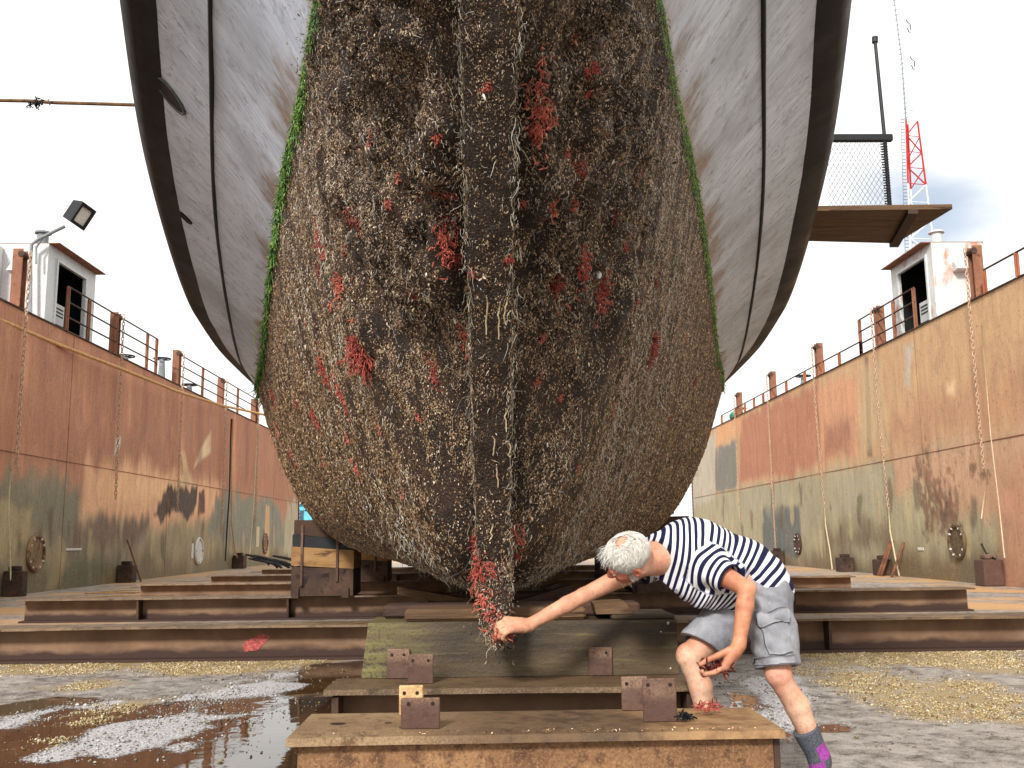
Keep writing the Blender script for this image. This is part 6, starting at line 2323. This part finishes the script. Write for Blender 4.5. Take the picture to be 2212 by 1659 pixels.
D_ = T_.D.reshape(-1)
nearb = np.abs(D_) < .03
al = along(P[nearb], sp)
fold = (fbm(P[nearb] * A([1, 1, 1]), 9, 3, 510) - .5) * .016
fold += .004 * np.sin(al * 60 + 8 * fbm(P[nearb], 5, 2, 511)) * sstep(.4, .6, fbm(P[nearb], 4, 2, 512))
D_[nearb] += fold
T_.D = D_.reshape(T_.n)
T_.cut(Z5(1240, 690, 4.08), nrm(Z5(1330, 860, 4.05) - Z5(1130, 560, 4.08)))         # hem
# sleeve ends
Pall = T_.allpts()
def hollow(S, c_, dv, r_, depth):
    Q_ = S.allpts() - c_
    a_ = Q_ @ dv
    q_ = np.linalg.norm(Q_ - a_[..., None] * dv, axis=-1)
    inner = np.maximum(q_ - r_, np.maximum(-depth - a_, a_ - .1))
    S.D = np.maximum(S.D, -inner).astype(np.float32)


for (c_, dv, rr) in ((slL, nrm(elL - shL), .13), (slR, nrm(elR - shR), .13)):
    q = Pall - c_
    ax_ = q @ dv
    rad_ = np.linalg.norm(q - ax_[..., None] * dv, axis=-1)
    msk = (rad_ < rr) & (ax_ > -.03) & (ax_ < .2)
    T_.D = np.where(msk, np.maximum(T_.D, ax_), T_.D)
hollow(T_, slL, nrm(elL - shL), .055, .06)
hollow(T_, slR, nrm(elR - shR), .058, .03)
# neckline
ndir = nrm(nb - neck0)
q = Pall - (neck0 + ndir * .045)
ax_ = q @ ndir
rad_ = np.linalg.norm(q - ax_[..., None] * ndir, axis=-1)
T_.D = np.where(rad_ < .16, np.maximum(T_.D, ax_), T_.D)
T_.D = np.maximum(T_.D, -(np.sqrt(ax_ ** 2 * .5 + rad_ ** 2) - .066)).astype(np.float32)
V, Fs = T_.mesh()
tors = along(V, sp)
dL = np.linalg.norm(np.cross(V - shL, nrm(elL - shL)), axis=1)
aL = (V - shL) @ nrm(elL - shL)
dR = np.linalg.norm(np.cross(V - shR, nrm(elR - shR)), axis=1)
aR = (V - shR) @ nrm(elR - shR)
# the sleeve of the near arm carries stripes square to the arm; seam where the sleeve is set in
onL = (dL < .098) & (aL > -.01 + .25 * 0) & ((V - chest) @ torso_side > .085)
onR = (dR < .10) & (aR > .05)
val = np.where(onL, aL * .82 + .004, np.where(onR, aR * .82, tors))
val = val + .010 * (fbm(V, 6, 3, 520) - .5)
seam = (np.abs(dL - .098) < .003) & (aL > 0)
t = NT('striped_jersey')
st_ = t.attr('stripe').outputs['Fac']
fr_ = t.math('FRACT', t.math('MULTIPLY', st_, 1 / .0245))
blue = t.rng(fr_, .40, .44)
blue = t.math('MULTIPLY', blue, t.rng(fr_, .93, .89))
n1 = t.noise(500, 2)
c = t.mix(blue, srgb(232, 232, 236), srgb(30, 31, 62))
M['jersey'] = t.fin(c, .85, t.math('ADD', n1, t.noise(18, 4)), .25, .006, spec=.15)
mesh_np('t_shirt', V, Fs, M['jersey'], MAN, True, {'stripe': val})
# ribbed neckband
mb = MB()
e1 = nrm(np.cross(ndir, [0, 0, 1]))
e2 = np.cross(ndir, e1)
M['navy'] = mat_var('navy_rib', srgb(34, 36, 70), srgb(48, 50, 88), 60)

# ---- shorts
lo3 = np.min([hipL, hipR, knL, knR, pelv], axis=0) - .2
hi3 = np.max([hipL, hipR, knL, knR, pelv], axis=0) + .22
H_ = SDF(lo3, hi3, .0056)
H_.cone(waist + (pelv - waist) * .35, pelv, .112, .118, .03, (A([0, 1, 0]), 1.4))
H_.cone(pelv, .5 * (hipL + hipR), .118, .114, .03, (A([0, 1, 0]), 1.35))
hemL = hipL + (knL - hipL) * .90
hemR = hipR + (knR - hipR) * .80
H_.cone(hipL, hipL + (knL - hipL) * 1.1, .099, .082, .03)
H_.cone(hipR, hipR + (knR - hipR) * 1.05, .105, .090, .03)
H_.cone(hipL + (knL - hipL) * .45 + A([.03, -.03, 0]), hipL + (knL - hipL) * .8 + A([.015, -.03, 0]), .06, .055, .04)
D_ = H_.D.reshape(-1)
P = H_.allpts().reshape(-1, 3)
nearb = np.abs(D_) < .03
Q = P[nearb]
D_[nearb] += (fbm(Q, 10, 4, 530) - .5) * .020 + .004 * np.sin((Q[:, 0] * .6 + Q[:, 2]) * 85 + 7 * fbm(Q, 6, 2, 531)) * sstep(.45, .62, fbm(Q, 5, 2, 532))
H_.D = D_.reshape(H_.n)
Pall = H_.allpts()
for (c_, dv, oth) in ((hemL, nrm(knL - hipL), knR), (hemR, nrm(nrm(knR - hipR) + A([0.15, 0, -.35])), knL)):
    q = Pall - c_
    ax_ = q @ dv
    rad_ = np.linalg.norm(q - ax_[..., None] * dv, axis=-1)
    H_.D = np.where((rad_ < .17) & (ax_ > -.02), np.maximum(H_.D, ax_), H_.D).astype(np.float32)
hollow(H_, hemL, nrm(knL - hipL), .070, .05)
hollow(H_, hemR, nrm(nrm(knR - hipR) + A([0.15, 0, -.35])), .072, .04)
V, Fs = H_.mesh()
t = NT('grey_cotton')
n1, n2, n3 = t.noise(7, 5), t.noise(50, 4), t.noise(400, 2)
c = t.mix(t.rng(n1, .38, .64), srgb(126, 127, 132), srgb(164, 165, 170))
c = t.mix(t.rng(n2, .62, .74, 0, .5), c, srgb(182, 184, 190))
M['cotton'] = t.fin(c, .9, t.math('ADD', n3, t.math('MULTIPLY', n2, 2.0)), .45, .008, spec=.15)
shorts = mesh_np('shorts', V, Fs, M['cotton'], MAN)


# cargo pocket on the near thigh, laid on the cloth by ray casting
BS = BVHTree.FromPolygons([Vector(p) for p in V], [tuple(map(int, f)) for f in Fs])


def on_short(x, y, lift):
    d = Vector(nrm(Z5(x, y, 4.0) - C0))
    h, n, _, _ = BS.ray_cast(Vector(C0), d)
    if h is None:
        return None
    n = A(n) if n.dot(d) < 0 else -A(n)
    return A(h) + n * lift


def patch(name, quad, nu, nv, lift, m, parent):
    q = [A(p, float) for p in quad]
    top, bot = [], []
    for i in range(nu + 1):
        for j in range(nv + 1):
            a, b = i / nu, j / nv
            p = (q[0] * (1 - a) + q[1] * a) * (1 - b) + (q[3] * (1 - a) + q[2] * a) * b
            h = on_short(p[0], p[1], lift * (1 + .3 * math.sin(3.1416 * a) * math.sin(3.1416 * b)))
            if h is None:
                h = Z5(p[0], p[1], 3.9)
            top.append(h)
            bot.append(h + A([0, .03, 0]))
    G_ = np.concatenate([A(top).reshape(nu + 1, nv + 1, 3)])
    f = grid_faces(nu + 1, nv + 1)
    k = len(top)
    ring = [i * (nv + 1) for i in range(nu + 1)] + [nu * (nv + 1) + j for j in range(1, nv + 1)] + [i * (nv + 1) + nv for i in range(nu - 1, -1, -1)] + [j for j in range(nv - 1, 0, -1)]
    side = [(ring[i], ring[(i + 1) % len(ring)], ring[(i + 1) % len(ring)] + k, ring[i] + k) for i in range(len(ring))]
    return mesh_np(name, np.concatenate([A(top), A(bot)]), np.concatenate([f, A(side)]), m, parent, True)


pk = patch('cargo_pocket', [(1205, 800), (1358, 770), (1385, 955), (1255, 975)], 12, 12, .010, M['cotton'], shorts)
patch('pocket_flap', [(1180, 728), (1352, 690), (1368, 768), (1205, 800)], 12, 6, .018, M['cotton'], pk)
patch('hem_band', [(1168, 992), (1400, 972), (1404, 1016), (1168, 1036)], 14, 3, .005, M['cotton'], shorts)

# ---- socks and shoes
t = NT('sock_knit')
sp_ = t.n('ShaderNodeSeparateXYZ', {0: t.tc.outputs['Object']})
n1 = t.noise(200, 3)
blk = t.attr('block').outputs['Fac']
c = t.mix(blk, t.mix(t.rng(n1, .4, .6), srgb(74, 76, 82), srgb(104, 108, 116)), t.mix(t.rng(n1, .4, .6), srgb(140, 60, 140), srgb(176, 84, 172)))
rib = t.n('ShaderNodeTexWave', {'Vector': t.tc.outputs['Object'], 'Scale': 90.0}).outputs[1]
M['sock'] = t.fin(c, .95, t.math('ADD', n1, rib), .4, .004, spec=.1)
M['shoe'] = mat_var('dark_shoe', srgb(42, 42, 46), srgb(70, 70, 74), 12, (1, 1, 1), None, 90)
M['sole'] = mat_var('pale_sole', srgb(180, 178, 172), srgb(210, 208, 202), 12)
for (kn_, an_, fwd, fr0, near_) in ((knL, anL, nrm([-1, -.15, 0]), .60, True), (knR, anR, nrm([-1, -.05, 0]), .62, False)):
    top = kn_ + (an_ - kn_) * fr0
    K = SDF(np.minimum(top, an_) - .2, np.maximum(top, an_) + .2, .0052)
    K.cone(top - (an_ - kn_) * .02, kn_ + (an_ - kn_) * .95, .0535, .0395, .02)
    K.cone(kn_ + (an_ - kn_) * .92, an_ * A([1, 1, 0]) + A([0, 0, .06]), .041, .041, .02)
    K.cut(top, nrm(top - an_))
    V, Fs = K.mesh()
    a_ = (V - top) @ nrm(an_ - top)
    sd_ = (V - top) @ nrm(np.cross(nrm(an_ - top), [0, 1, 0]))
    b_ = ((a_ > .065) & (a_ < .125) & (sd_ > -.005)) | ((a_ > .125) & (a_ < .19) & (sd_ < -.0))
    mesh_np('sock', V, Fs, M['sock'], MAN, True, {'block': b_.astype(float)})
    base = an_ * A([1, 1, 0])
    K = SDF(base - .28, base + A([.28, .28, .2]), .006)
    K.cone(base + A([0, 0, .055]) - fwd * .035, base + A([0, 0, .06]) + fwd * .06, .05, .046, .03)
    K.cone(base + A([0, 0, .05]) + fwd * .06, base + A([0, 0, .04]) + fwd * .17, .046, .034, .03, (A([0, 0, 1]), .85))
    K.D = np.maximum(K.D, (.018 - K.allpts()[..., 2])).astype(np.float32)
    V, Fs = K.mesh()
    so = mesh_np('shoe', V, Fs, M['shoe'], MAN)
    K = SDF(base - .3, base + A([.3, .3, .2]), .006)
    K.cone(base + A([0, 0, .03]) - fwd * .035, base + A([0, 0, .03]) + fwd * .175, .054, .042, .02)
    zz = K.allpts()[..., 2]
    K.D = np.maximum(K.D, np.maximum(zz - .026, .002 - zz)).astype(np.float32)
    V, Fs = K.mesh()
    mesh_np('sole', V, Fs, M['sole'], so)

# ---- what he holds and what lies on the beam
rs = np.random.default_rng(9)


def clump(name, c, rx, n, m, lab, cat_, thick=.004, flatz=1.0, L=.03):
    mb = MB()
    for k in range(n):
        p = A(c) + rs.normal(0, 1, 3) * A([rx, rx * .8, rx * .5 * flatz])
        d = nrm(rs.normal(0, 1, 3) * A([1, 1, flatz]) + A([0, 0, .15]))
        pts = [p]
        for s in range(3):
            d = nrm(d + rs.normal(0, .4, 3))
            pts.append(pts[-1] + d * L * rs.uniform(.25, .45))
        mb.tube(pts, [thick, thick * .9, thick * .8, thick * .5], 5)
    if flatz < .6:
        zmin = min(p[2] for p in mb.v)
        mb.v = [(x, y, z - zmin + c[2]) for x, y, z in mb.v]
    return one(name, mb, m, lab, cat_, None, True)


M['darkred'] = mat_var('dark_red_sponge', srgb(84, 26, 22), srgb(140, 48, 38), 40, (1, 1, 1), srgb(40, 26, 22), 120)
clump('sponge_handful', GRIPR - hu * .012 + hd * .004, .020, 46, M['sponge'], 'red branching sponge gripped in the man\'s reaching hand', 'sponge', .0036, 1.0, .04)
clump('mussel_handful', GRIPL, .024, 60, M['darkred'], 'dark red and black handful of growth held at the man\'s knee', 'growth', .004, 1.0, .035)
p = at(1532, 1540, 3.47)
clump('sponge_scrap', (p[0], 3.47, .503), .024, 44, M['sponge'], 'small red sponge scrap lying on the near beam by the man\'s foot', 'sponge', .0028, .5, .024)
p = at(1481, 1556, 3.36)
clump('mussel_scrap', (p[0], 3.36, .503), .014, 34, M['black'], 'small black mussel scrap lying on the near beam beside the tall bracket', 'mussels', .0034, .5, .018)
V, Fs, cc = cat([shells(np.stack([rs.uniform(-.6, .9, 160), 3.19 + np.abs(rs.normal(0, .03, 160)), np.full(160, .506)], 1), np.tile(A([0, 0, 1.0]), (160, 1)), np.full(160, .004), rs, 1.0, .2)])
mesh_np('beam_grit', V, Fs, M['gravel'], None, True, {'tint': cc * 1.6}, kind='stuff', label='fine grit of broken shell along the near beam edge', category='grit')
